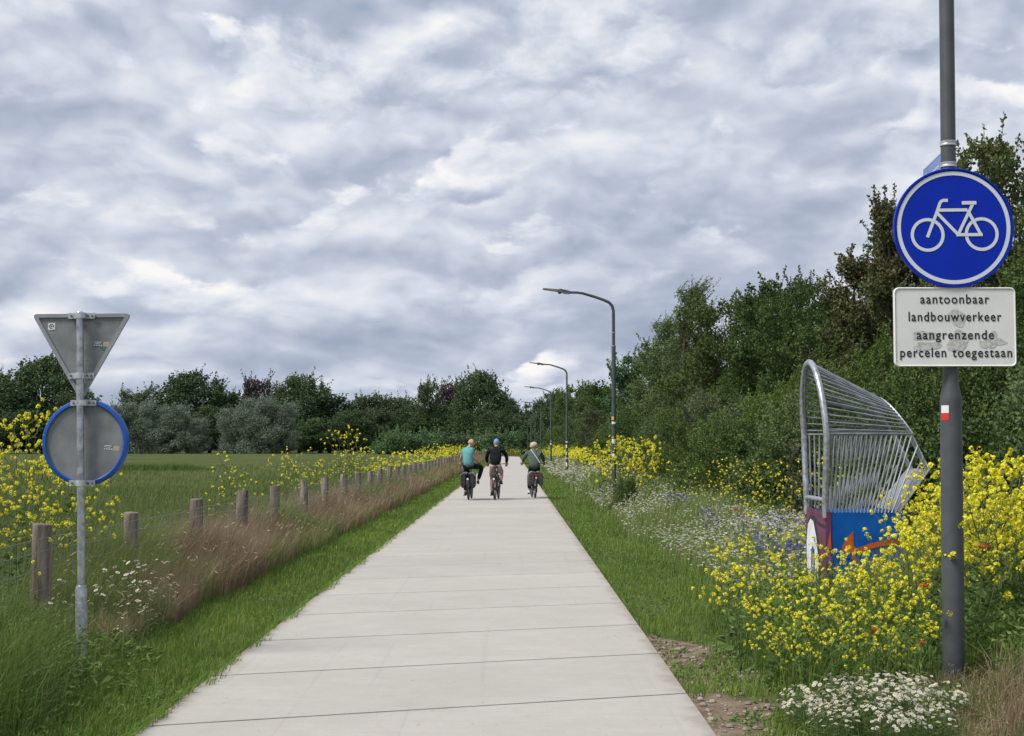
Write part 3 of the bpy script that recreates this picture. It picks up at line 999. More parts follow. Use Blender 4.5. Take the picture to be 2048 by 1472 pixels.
# ================================================================== lamp mast with the bicycle sign (right)
def lamp_top(parent, z, arm=True):
    """Bent arm and flat luminaire of a lamp whose straight shaft ends at height z."""
    pts = [(0, 0, z), (0, 0, z + 0.12), (-0.03, 0, z + 0.25), (-0.11, 0, z + 0.345), (-0.24, 0, z + 0.41), (-0.50, 0, z + 0.50), (-0.82, 0, z + 0.595), (-0.96, 0, z + 0.615), (-1.22, 0, z + 0.62)]
    Buf().tube(pts, [0.042] * 4 + [0.04, 0.038, 0.036, 0.034, 0.034], 10).obj('arm', 'lamp_paint', parent, True)
    # luminaire: a thin tapered blade, thicker by the joint
    out = [(-1.16, -0.035), (-1.16, 0.045), (-1.32, 0.075), (-1.50, 0.085), (-1.86, 0.115), (-1.90, 0.105), (-1.86, 0.085), (-1.52, 0.035), (-1.30, -0.02)]
    b = Buf()
    n = len(out)
    for sgn, hw in ((1, 0.13),):
        A = [(x, -0.13 if x < -1.28 else -0.06, z + 0.61 + q) for x, q in out]
        B = [(x, 0.13 if x < -1.28 else 0.06, z + 0.61 + q) for x, q in out]
        b.add(A + B, [(i, (i + 1) % n, n + (i + 1) % n, n + i) for i in range(n)])
        b.add(A, [list(range(n))[::-1]])
        b.add(B, [list(range(n))])
    h = b.obj('luminaire', 'lamp_head_grey', parent)
    Buf().ell((-1.42, 0, z + 0.69), (0.06, 0.06, 0.04), u=10, v=6).obj('sensor', 'lamp_head_grey', h, True)
    Buf().ell((-1.44, 0, z + 0.62), (0.05, 0.05, 0.045), u=10, v=6).obj('sensor', 'lamp_paint', h, True)
    Buf().box(-1.80, -1.50, -0.10, 0.10, -0.004, 0.004, rot=Matrix.Rotation(R(11), 3, 'Y')).obj('lens', 'lamp_lens', h, loc=(0.0 + 0.02, 0, z + 0.355))


MX, MY = 2.915, 9.48
mast = empty('lamp_mast', (MX, MY, 0))
mast.rotation_euler = (0, R(0.35), 0)
tag(mast, 'dark grey steel mast that carries the blue bicycle sign', 'mast')
Buf().lathe([(0.0, -0.3), (0.073, -0.3), (0.071, 1.93), (0.069, 1.955), (0.052, 2.035), (0.050, 2.06), (0.049, 4.9), (0.043, 5.1), (0.0, 5.1)], 28).obj('shaft', 'mast_grey', mast, True, 30)
lamp_top(mast, 5.08)
b = Buf()                                     # red and white way-mark wrapped on the shaft
for z0_, z1_, mi in ((1.842, 1.892, 0), (1.793, 1.842, 1)):
    aa = np.linspace(R(196), R(242), 8)
    V = [(0.0735 * math.cos(a), 0.0735 * math.sin(a), z) for z in (z0_, z1_) for a in aa]
    b.add(V, [(i, i + 1, 8 + i + 1, 8 + i) for i in range(7)], mi=mi)
wm = b.obj('way_mark', ('sticker_white', 'sticker_red'), mast)
wm['label'] = 'small white over red way-mark sticker'
for z in (3.655, 3.510):
    Buf().lathe([(0.0505, -0.017), (0.055, -0.015), (0.055, -0.003), (0.0535, 0), (0.055, 0.003), (0.055, 0.015), (0.0505, 0.017)], 24, c=(0, 0, z)).obj('clamp_band', 'clamp_steel', mast, True)
    Buf().box(0.052, 0.070, -0.012, 0.012, z - 0.010, z + 0.010).obj('clamp_screw', 'bolt_dark', mast)

# round blue sign: 0.8 m, white ring and bicycle symbol
SX, SZ = MX + 0.026, 3.075
sign = empty('bicycle_sign', (SX, MY - 0.075, SZ))
tag(sign, 'round blue traffic sign with white bicycle symbol on grey mast', 'traffic sign')
Buf().lathe([(0.0, 0.0), (0.386, 0.0), (0.388, -0.010), (0.398, -0.010), (0.400, -0.004), (0.400, 0.022), (0.394, 0.026), (0.0, 0.020)], 72, 'y').obj('plate', 'sign_blue', sign, True, 30)
rim = Buf()
ringf(rim, 0, 0, 0.352, 0.378, -0.003, 72)
rim.obj('ring', 'sign_white', sign)
k = 0.00116
q = lambda x, y: ((x - 480) * k, (585 - y) * k)
sy = Buf()
for cx_ in (330, 640):
    c = q(cx_, 627 if cx_ == 330 else 622)
    ringf(sy, c[0], c[1], 79 * k, 97.5 * k, -0.003, 40)
w_ = 18 * k
strip(sy, [q(328, 641), q(345, 597), q(383, 500), q(398, 458), q(403, 443), q(411, 432), q(424, 427), q(449, 427)], w_, -0.0034)
strip(sy, [q(384, 484), q(560, 482)], w_, -0.0038)
strip(sy, [q(380, 494), q(502, 622)], w_, -0.0042)
strip(sy, [q(592, 446), q(504, 626)], w_, -0.0046)
strip(sy, [q(494, 626), q(645, 625)], w_, -0.0050)
strip(sy, [q(561, 484), q(637, 630)], w_, -0.0054)
strip(sy, [q(528, 442), q(612, 441)], 20 * k, -0.0058)
sy.obj('bicycle_symbol', 'sign_white', sign)
for z in (0.2, -0.2):
    Buf().box(-0.06, 0.06, 0.021, 0.09, z - 0.02, z + 0.02).obj('bracket', 'clamp_steel', sign)

# white under-board with four lines of lettering
board = empty('under_board', (MX + 0.026, MY - 0.07, 2.412))
tag(board, 'white rectangular board with black Dutch text below the blue sign', 'sign board')
bw, bh = 0.405, 0.264
o = Buf().prism(rrect(-bw, bw, -bh, bh, 0.035), 0.0, 0.018).obj('plate', 'board_white', board)
fr = Buf()
ro, ri_ = rrect(-bw, bw, -bh, bh, 0.035), rrect(-bw + 0.012, bw - 0.012, -bh + 0.012, bh - 0.012, 0.027)
n = len(ro)
fr.add([(x, -0.0005, z) for x, z in ro] + [(x, -0.007, z) for x, z in [((a[0] + c[0]) / 2, (a[1] + c[1]) / 2) for a, c in zip(ro, ri_)]] + [(x, -0.0005, z) for x, z in ri_],
       [(i, (i + 1) % n, n + (i + 1) % n, n + i) for i in range(n)] + [(n + i, n + (i + 1) % n, 2 * n + (i + 1) % n, 2 * n + i) for i in range(n)])
fr.obj('raised_edge', 'board_white', board, True)
res = Buf()
kb = 0.00116
for (x, y, rx_, rz_, sd) in ((497, 1105, 52, 48, 1), (310, 1208, 66, 30, 2), (322, 1268, 74, 26, 3), (501, 1240, 60, 58, 4), (690, 1232, 42, 42, 5), (735, 1243, 40, 18, 6), (645, 1257, 28, 20, 7)):
    blob(res, (x - 484) * kb, (1158 - y) * kb, rx_ * kb, rz_ * kb, -0.0014 - sd * 0.0001, sd)
r_ = res.obj('sticker_residue', 'residue', board)
r_['label'] = 'grey patches of torn-off stickers'
for body, wd, y in (('aantoonbaar', 0.459, 1000), ('landbouwverkeer', 0.617, 1101), ('aangrenzende', 0.513, 1205), ('percelen', 0.305, 1307), ('toegestaan', 0.396, 1307)):
    put('lettering', text_mesh(body, wd, 0.088, 'black_ink', 0.013, 1.15), board, ({'percelen': -0.215, 'toegestaan': 0.1765}.get(body, 0.0), -0.003, (1158 - y) * kb))

# street-name plate fixed to the back of the mast, parallel to the path
sp = empty('street_name_sign', (MX + 0.004, MY + 0.055, 3.535), R(-5.3))
tag(sp, 'narrow blue street-name plate seen edge-on behind the mast', 'street sign')
Buf().box(-0.006, 0.006, 0, 0.66, -0.085, 0.085).obj('plate', 'street_blue', sp)
b = Buf()
for z in (0.078, -0.078):
    b.add([(-0.008, 0.005, z - 0.004), (-0.008, 0.655, z - 0.004), (-0.008, 0.655, z + 0.004), (-0.008, 0.005, z + 0.004)], [(0, 3, 2, 1)])
b.obj('border', 'street_white', sp)
t = put('lettering', text_mesh('Katterp', 0.50, 0.115, 'street_white', 0.01, 1.05), sp, (-0.009, 0.33, -0.01))
t.rotation_euler = (0, 0, R(-90))

# ================================================================== yield and round sign seen from behind (left)
LX, LY = -3.125, 10.43
lp = empty('sign_post', (LX, LY, 0))
lp.rotation_euler = (0, R(-1.25), 0)
tag(lp, 'slim galvanised post carrying the two signs seen from behind', 'post')
Buf().lathe([(0.0, -0.3), (0.042, -0.3), (0.042, 0.585), (0.037, 0.605), (0.027, 0.612), (0.0262, 2.605), (0.022, 2.612), (0.0, 2.612)], 20).obj('shaft', 'galvanised', lp, True, 30)


def bracket(parent, x, z, w):
    """Flat clamp with a half-round saddle over the post and three bolts; post axis lies in front at y=-0.05."""
    b = Buf()
    h = 0.021
    prof = [(-w / 2 + x, -0.024), (x - 0.036, -0.024)]
    prof += [(x + 0.036 * math.cos(a), -0.050 - 0.031 * math.sin(a) if math.sin(a) > 0.2 else -0.04) for a in np.linspace(R(178), R(2), 9)]
    prof += [(x + 0.036, -0.024), (w / 2 + x, -0.024)]
    V = [(px_, py_, z + s) for s in (-h, h) for px_, py_ in prof]
    n = len(prof)
    b.add(V, [(i, i + 1, n + i + 1, n + i) for i in range(n - 1)])
    b.add([(px_, py_ + 0.006, z + s) for s in (-h, h) for px_, py_ in prof] + V,
          [(i, n + i, n + i + 1, i + 1) for i in range(n - 1)] + [(2 * n + i, i, i + 1, 2 * n + i + 1) for i in range(n - 1)] + [(n + i, 3 * n + i, 3 * n + i + 1, n + i + 1) for i in range(n - 1)])
    br = b.obj('bracket', 'clamp_steel', parent)
    for bx in (x - w * 0.38, x + w * 0.14 + 0.02, x + w * 0.40):
        Buf().lathe([(0.0075, 0.0), (0.0075, -0.008), (0.0, -0.009)], 6, 'y', (bx, -0.025, z)).obj('bolt', 'bolt_dark', br)


tri = empty('yield_sign', (LX - 0.055, LY + 0.05, 2.30))
tri.rotation_euler = (0, R(-0.4), 0)
tag(tri, 'grey back of a downward pointing triangular sign on the slim post', 'traffic sign')
# rounded triangle outlines (x, z)


def rtri(ins, r):
    c = [(-0.366 + 1.73 * ins, 0.30 - ins), (0.366 - 1.73 * ins, 0.30 - ins), (0.0, -0.345 + 2.0 * ins)]
    pts = []
    for i in range(3):
        p = np.array(c[i])
        a = unit(np.array(c[i - 1]) - p)
        e = unit(np.array(c[(i + 1) % 3]) - p)
        for t in np.linspace(0, 1, 6):
            pts.append(tuple(p + a * r * (1 - t) ** 2 + e * r * t ** 2))
    return pts


Buf().prism(rtri(0.006, 0.03), 0.004, 0.010).obj('plate', 'sign_back', tri)
b = Buf()
o_, i_ = rtri(0.0, 0.045), rtri(0.027, 0.012)
n = len(o_)
b.add([(x, -0.010, z) for x, z in o_] + [(x, -0.010, z) for x, z in i_] + [(x, 0.020, z) for x, z in o_] + [(x, 0.0035, z) for x, z in i_],
      [(i, n + i, n + (i + 1) % n, (i + 1) % n) for i in range(n)] + [(i, (i + 1) % n, 2 * n + (i + 1) % n, 2 * n + i) for i in range(n)] + [(n + i, 3 * n + i, 3 * n + (i + 1) % n, n + (i + 1) % n) for i in range(n)])
b.obj('frame', 'sign_frame', tri)
bracket(tri, 0.005, 0.283, 0.195)
bracket(tri, 0.005, -0.160, 0.195)


def sticker_set(parent, x, z, rot, colours, with_green):
    Rm = Matrix.Rotation(rot, 3, 'Y')
    e = empty('sticker')
    e.parent = parent
    e.location = (x, 0.0015, z)
    e.rotation_euler = (0, rot, 0)
    b = Buf()
    b.add([(-0.062, 0, -0.02), (0.0, 0, -0.02), (0.0, 0, 0.02), (-0.062, 0, 0.02)], [(0, 1, 2, 3)], mi=2)
    for z0_, z1_, x0_, x1_ in ((0.010, 0.016, -0.06, -0.005), (0.0, 0.004, -0.06, -0.010)):
        b.add([(x0_, -0.001, z0_), (x1_, -0.001, z0_), (x1_, -0.001, z1_), (x0_, -0.001, z1_)], [(0, 1, 2, 3)], mi=0)
    for i in range(5):
        b.add([(-0.06 + i * 0.013, -0.001, -0.016), (-0.052 + i * 0.013, -0.001, -0.016), (-0.052 + i * 0.013, -0.001, -0.006), (-0.06 + i * 0.013, -0.001, -0.006)], [(0, 1, 2, 3)], mi=0)
    b.add([(0.004, 0, -0.018), (0.052, 0, -0.018), (0.052, 0, 0.018), (0.004, 0, 0.018)], [(0, 1, 2, 3)], mi=1)
    if with_green:
        for i, (cx_, cz_) in enumerate(((0.0, -0.034), (0.02, -0.036), (0.034, -0.028))):
            blob(b, cx_, cz_, 0.013, 0.008, -0.0005 * (i + 1), 40 + i)
            b.mi[-1][:] = 3
    b.obj('print', colours, e)


sticker_set(tri, 0.152, 0.075, R(3), ('sticker_white', 'sticker_tan', 'sticker_dark', 'sticker_green'), True)
b = Buf()
b.add([(-0.026, 0, -0.026), (0.026, 0, -0.026), (0.026, 0, 0.026), (-0.026, 0, 0.026)], [(0, 1, 2, 3)], mi=0)
ringf(b, 0, 0, 0.012, 0.019, -0.001, 20, mi=1)
blob(b, 0.0, 0.0, 0.006, 0.006, -0.001, 3)
b.mi[-1][:] = 1
blob(b, 0.012, -0.014, 0.008, 0.006, -0.0016, 9)
b.obj('sticker', ('sticker_white', 'sticker_dark'), tri, loc=(-0.222, 0.0012, 0.208))

rs = empty('round_sign', (LX - 0.016, LY + 0.05, 1.65))
tag(rs, 'grey back of a round sign with blue rim on the slim post', 'traffic sign')
Buf().lathe([(0.0, 0.002), (0.294, 0.002)], 72, 'y').obj('plate', 'sign_back', rs)
Buf().lathe([(0.286, 0.003), (0.282, -0.012), (0.290, -0.018), (0.310, -0.014), (0.318, 0.004), (0.318, 0.024), (0.0, 0.026)], 72, 'y').obj('rim', 'blue_rim', rs, True, 40)
bracket(rs, -0.012, 0.290, 0.190)
bracket(rs, -0.012, -0.298, 0.190)
sticker_set(rs, 0.200, -0.040, R(6), ('sticker_white', 'sticker_tan', 'sticker_dark', 'sticker_green'), False)

# ================================================================== wooden fence with wire netting (left)
fence = empty('fence', (-3.78, 11.44, 0))
tag(fence, 'low post-and-wire fence along the meadow beside the dry grass', 'fence')
g = np.random.default_rng(5)
post_me = []
for v in range(4):
    b = Buf()
    r = 0.080 + 0.007 * g.uniform(-1, 1)
    hh = 0.985 + g.uniform(-0.03, 0.03)
    prof = [(r * 1.03, -0.2), (r, 0.3), (r * 0.98, hh - 0.012), (r * 0.90, hh)]
    sides = 14
    rings = []
    for (rr, h) in prof:
        a = np.arange(sides) * 2 * math.pi / sides
        jit = 1 + 0.05 * np.sin(a * 3 + v) + 0.02 * np.sin(a * 7 + v * 2)
        rings.append(np.stack([rr * jit * np.cos(a), rr * jit * np.sin(a), np.full(sides, h) + (0.008 * np.cos(a + v) if h > 0.5 else 0)], 1))
    F = [(i * sides + k_, i * sides + (k_ + 1) % sides, (i + 1) * sides + (k_ + 1) % sides, (i + 1) * sides + k_) for i in range(3) for k_ in range(sides)]
    b.add(np.concatenate(rings), F)
    b.add(rings[-1], [list(range(sides))])
    post_me.append(b.mesh('post', ('wood_post',), True, 40))
post_y = []
y = -2.9
first = [-2.9, 0.0, 2.72, 5.72, 8.52, 11.4, 14.45, 17.6, 20.7]
for i in range(74):
    y = first[i] if i < len(first) else y
    post_y.append(y)
    p = put('post', post_me[i % 4], fence, (g.uniform(-0.02, 0.02), y, g.uniform(-0.03, 0.04)))
    p.rotation_euler = (g.uniform(-0.025, 0.025), g.uniform(-0.03, 0.03), g.uniform(0, 6.28))
    y += 2.93 + g.uniform(-0.12, 0.12)
for z in (0.90, 0.80, 0.66, 0.50, 0.30):
    b = Buf()
    pts = []
    for i in range(len(post_y) - 1):
        for t in (0, 0.5):
            pts.append((0.085, post_y[i] + t * (post_y[i + 1] - post_y[i]), z - 0.02 * (t > 0)))
    b.tube(pts, 0.0026 if z < 0.89 else 0.0032, 4)
    b.obj('wire', 'wire', fence)
b = Buf()
yy = np.arange(-2.7, 60, 0.15)
for y_ in yy:
    b.tube([(0.085, y_, 0.08), (0.085, y_, 0.885)], 0.0016, 3, False)
tag(b.obj('netting', 'wire', fence), kind='stuff')

# ================================================================== street lamps along the path
def street_lamp(x, y, rz, label, marks=0, lean=0.0):
    o = empty('street_lamp', (x, y, 0), rz)
    o.rotation_euler = (0, lean, rz)
    tag(o, label, 'street lamp', 'street lamps along the path')
    return o


L1 = street_lamp(2.72, 38.0, 0.0, 'nearest street lamp on the verge, rising out of the yellow flowers')
Buf().lathe([(0.0, -0.3), (0.062, -0.3), (0.060, 1.9), (0.056, 4.28), (0.046, 4.33), (0.043, 4.36), (0.042, 5.14), (0.0, 5.14)], 18).obj('shaft', 'lamp_paint', L1, True, 30)
for z, r in ((4.66, 0.048), (4.30, 0.062)):
    Buf().lathe([(r - 0.004, -0.02), (r, -0.015), (r, 0.015), (r - 0.004, 0.02)], 16, c=(0, 0, z)).obj('band', 'lamp_head_grey', L1, True)
lamp_top(L1, 5.13)
lamps = [L1]
for x, y, rz, lb in ((2.76, 71.5, 0.0, 'second street lamp in the row, with pale stickers low on its shaft'),
                     (2.74, 100.0, 0.0, 'third street lamp in the row, beyond the cycling woman'),
                     (2.72, 134.0, 0.0, 'fourth street lamp in the row, its arm against the dark trees'),
                     (2.65, 163.0, 0.0, 'fifth street lamp in the row, half lost before the wood'),
                     (2.60, 196.0, 0.05, 'sixth street lamp in the row, small before the dark wood'),
                     (2.45, 226.0, 0.1, 'seventh street lamp in the row, small above the blonde rider'),
                     (6.6, 302.0, 0.0, 'lone farthest street lamp, set away from the path end')):
    o = copy_tree(L1)
    o.location = (x, y, 0)
    o.rotation_euler = (0, 0, rz)
    o['label'] = lb
    lamps.append(o)


def wrap_stickers(o, specs, r=0.0625):
    for z, h, a0, a1, mt in specs:
        aa = np.linspace(R(a0), R(a1), 6)
        V = [(r * math.cos(a), r * math.sin(a), zz) for zz in (z, z + h) for a in aa]
        Buf().add(V, [(i, i + 1, 7 + i, 6 + i) for i in range(5)]).obj('sticker', mt, o)


wrap_stickers(L1, [(2.22, 0.06, 200, 330, 'sticker_white'), (2.33, 0.09, 190, 265, 'sticker_yellow'), (1.7, 0.12, 200, 320, 'sticker_white'), (1.35, 0.08, 190, 300, 'sticker_white')])
wrap_stickers(lamps[1], [(1.82, 0.06, 180, 355, 'sticker_white'), (1.55, 0.16, 190, 270, 'sticker_white'), (1.2, 0.12, 190, 250, 'sticker_white'), (1.02, 0.04, 180, 340, 'sticker_white'), (0.62, 0.20, 190, 280, 'sticker_white'), (0.3, 0.12, 200, 300, 'sticker_white'), (1.3, 0.10, 240, 320, 'sticker_tan')], 0.0635)
wrap_stickers(lamps[2], [(1.95, 0.08, 180, 350, 'sticker_tan'), (1.75, 0.10, 190, 330, 'sticker_white')], 0.0635)

# ================================================================== steel can-catcher cage on its painted box (right)
cage = empty('litter_catcher', (2.95, 13.4, 0))
tag(cage, 'curved galvanised bar cage on a blue painted box beside the path', 'litter catcher')
BW, BD, BH = 0.72, 0.92, 1.0
bx = Buf().box(0.003, BW, 0.003, BD, 0.0, BH).obj('box', 'paint_blue', cage)
Buf().box(-0.004, 0.0025, 0.02, BD - 0.01, 0.0, BH + 0.01).obj('side_panel', 'paint_purple', cage)
# painted corner strip of the front
Buf().box(0.0, 0.045, -0.003, 0.0025, 0.0, BH + 0.006).obj('corner_strip', 'paint_purple', cage)
# graffiti on the side panel that faces the path (plane x = -0.004)
def side_poly(name, pts, mat, x=-0.007):
    b = Buf()
    b.add([(x, y, z) for y, z in pts], [list(range(len(pts)))])
    return b.obj(name, mat, cage)


def oval(cy, cz, ry, rz, n=24, tilt=0.0):
    return [(cy + ry * math.cos(t) + tilt * math.sin(t), cz + rz * math.sin(t)) for t in np.linspace(0, 2 * math.pi, n, endpoint=False)]


side_poly('painted_outline', [(0.30, 0.02), (0.28, 0.55), (0.36, 0.78), (0.52, 0.93), (0.68, 0.945), (0.82, 0.88), (0.90, 0.70), (0.90, 0.02)], 'paint_black', -0.0065)
side_poly('painted_white', [(0.36, 0.02), (0.34, 0.54), (0.42, 0.75), (0.55, 0.895), (0.68, 0.91), (0.80, 0.85), (0.87, 0.68), (0.87, 0.02)], 'paint_white', -0.0085)
side_poly('painted_eye', oval(0.58, 0.48, 0.085, 0.17), 'paint_black', -0.0105)
side_poly('painted_eye', oval(0.57, 0.48, 0.050, 0.12), 'sign_frame', -0.0125)
side_poly('painted_line', [(0.0 + 0.03, 0.855), (0.03, 0.875), (0.35, 0.90), (0.62, 0.955), (0.62, 0.935), (0.35, 0.88)], 'paint_black', -0.0145)


def front_poly(name, pts, mat, y):
    b = Buf()
    b.add([(x, y, z) for x, z in pts], [list(range(len(pts)))])
    return b.obj(name, mat, cage)


def star(cx, cz, pts):
    return [(cx + r * math.cos(R(a)), cz + r * math.sin(R(a))) for a, r in pts]


front_poly('painted_star', star(0.215, 0.63, [(80, 0.20), (62, 0.08), (10, 0.07), (-15, 0.05), (-62, 0.19), (-80, 0.05), (-125, 0.04), (-160, 0.03), (170, 0.07), (140, 0.09), (110, 0.12)]), 'paint_orange', -0.0015)
front_poly('painted_star', star(0.205, 0.60, [(a, 0.032) for a in range(0, 360, 30)]), 'paint_blue', -0.004)
front_poly('painted_band', [(0.26, 0.66), (0.40, 0.71), (0.55, 0.745), (0.70, 0.75), (0.70, 0.70), (0.52, 0.69), (0.38, 0.655), (0.28, 0.62)], 'paint_orange', -0.0035)
front_poly('painted_flame', [(0.0, 0.66), (0.020, 0.78), (0.036, 0.85), (0.038, 0.74), (0.044, 0.66)], 'paint_orange', -0.006)
front_poly('painted_dot', [(0.024 + 0.019 * math.cos(t), 0.565 + 0.05 * math.sin(t)) for t in np.linspace(0, 6.28, 16, endpoint=False)], 'paint_lilac', -0.0065)
front_poly('painted_flame', [(0.0, 0.0), (0.0, 0.2), (0.03, 0.28), (0.044, 0.2), (0.044, 0.0)], 'paint_orange', -0.007)

# tube ring: from the near box corner over the arch to the far corner, opening towards the path
ymid, zc = BD / 2, 1.74
def ring_pt(a):
    """a from 0 (near, at rail height) to pi (far)."""
    return np.array((0.0 - 0.05 * math.sin(a), ymid - 0.515 * math.cos(a), zc + 0.70 * math.sin(a)))


pts = [np.array((0.0, 0.03, BH - 0.05)), np.array((0.0, 0.03, 1.08)), np.array((0.0, -0.005, 1.30)), np.array((0.0, -0.04, 1.52))]
pts += [ring_pt(a) for a in np.linspace(0, math.pi, 21)]
pts += [np.array((0.0, BD + 0.04, 1.52)), np.array((0.0, BD + 0.005, 1.30)), np.array((0.0, BD - 0.03, 1.08)), np.array((0.0, BD - 0.03, BH - 0.05))]
Buf().tube(pts, 0.030, 14).obj('hoop', 'galvanised', cage, True)
Buf().tube([(0, 0.03, 1.10), (0, 0.14, 1.115), (0, BD - 0.14, 1.115), (0, BD - 0.03, 1.10)], 0.024, 10).obj('cross_tube', 'galvanised', cage, True)


# back arch: a smaller half-ellipse lying in an inclined plane
def back_pt(a):
    s = math.sin(a)
    return np.array((0.845 - 0.235 * s, ymid - 0.36 * math.cos(a), zc + 0.355 * s))


bar_r = 0.0092
for a in np.linspace(0.06, math.pi - 0.06, 31):
    Buf().tube([ring_pt(a), back_pt(a)], bar_r, 6).obj('bar', 'galvanised_bar', cage, True)
for sgn in (-1, 1):
    yn, yb = (ymid + sgn * 0.515), (ymid + sgn * 0.36)
    ybx = 0.02 if sgn < 0 else BD - 0.02
    Buf().tube([(0, yn, zc), (0.845, yb, zc)], 0.012, 6).obj('rail', 'galvanised_bar', cage, True)
    tops = []
    for t in np.linspace(0.06, 1.0, 17):
        tops.append(np.array((0.845 * t, yn + (yb - yn) * t, zc)))
    for t in (0.33, 0.66, 1.0):
        tops.append(np.array((0.845 + 0.155 * t, yb, zc - 0.34 * t)))
    m = len(tops)
    for i, tp in enumerate(tops):
        u = i / (m - 1)
        Buf().tube([tp, (0.05 + 0.63 * u ** 0.95, ybx, BH - 0.01)], bar_r, 6).obj('bar', 'galvanised_bar', cage, True)
# inclined back plates
b = Buf()
ya, yb = ymid - 0.36, ymid + 0.36


def plate(b, p0, p1, w0a, w0b, w1a, w1b, t=0.012):
    d = unit(np.array((p1[0] - p0[0], p1[1] - p0[1])))
    nx, nz = d[1] * t, -d[0] * t
    A = [(p0[0], w0a, p0[1]), (p0[0], w0b, p0[1]), (p1[0], w1b, p1[1]), (p1[0], w1a, p1[1])]
    B = [(x + nx, y, z + nz) for x, y, z in A]
    b.add(A + B, [(0, 1, 2, 3), (7, 6, 5, 4), (0, 4, 5, 1), (1, 5, 6, 2), (2, 6, 7, 3), (3, 7, 4, 0)])


aa = np.linspace(0, math.pi, 15)
top = [back_pt(a) for a in aa]
inn = [np.array((0.845 - 0.235 * max(0, math.sin(a) * 0.80 - 0.05) + 0.0, ymid - 0.24 * math.cos(a), zc + 0.355 * max(0.0, math.sin(a) * 0.80 - 0.05))) for a in aa]
V = top + inn
n = len(aa)
off = np.array((0.012, 0, 0.008))
b.add(np.array(V + [v + off for v in V]), [(i, i + 1, n + i + 1, n + i) for i in range(n - 1)] + [(2 * n + i, 3 * n + i, 3 * n + i + 1, 2 * n + i + 1) for i in range(n - 1)] + [(i, 2 * n + i, 2 * n + i + 1, i + 1) for i in range(n - 1)])
b.obj('back_collar', 'steel_plate', cage)
b = Buf()
for s0, s1 in ((ya, ya + 0.14), (yb - 0.14, yb)):
    plate(b, (0.85, zc - 0.003), (1.01, 1.40), s0, s1, s0, s1)
plate(b, (1.01, 1.397), (0.70, BH + 0.004), ya, yb, 0.03, BD - 0.03)
b.obj('back_plate', 'steel_plate', cage)

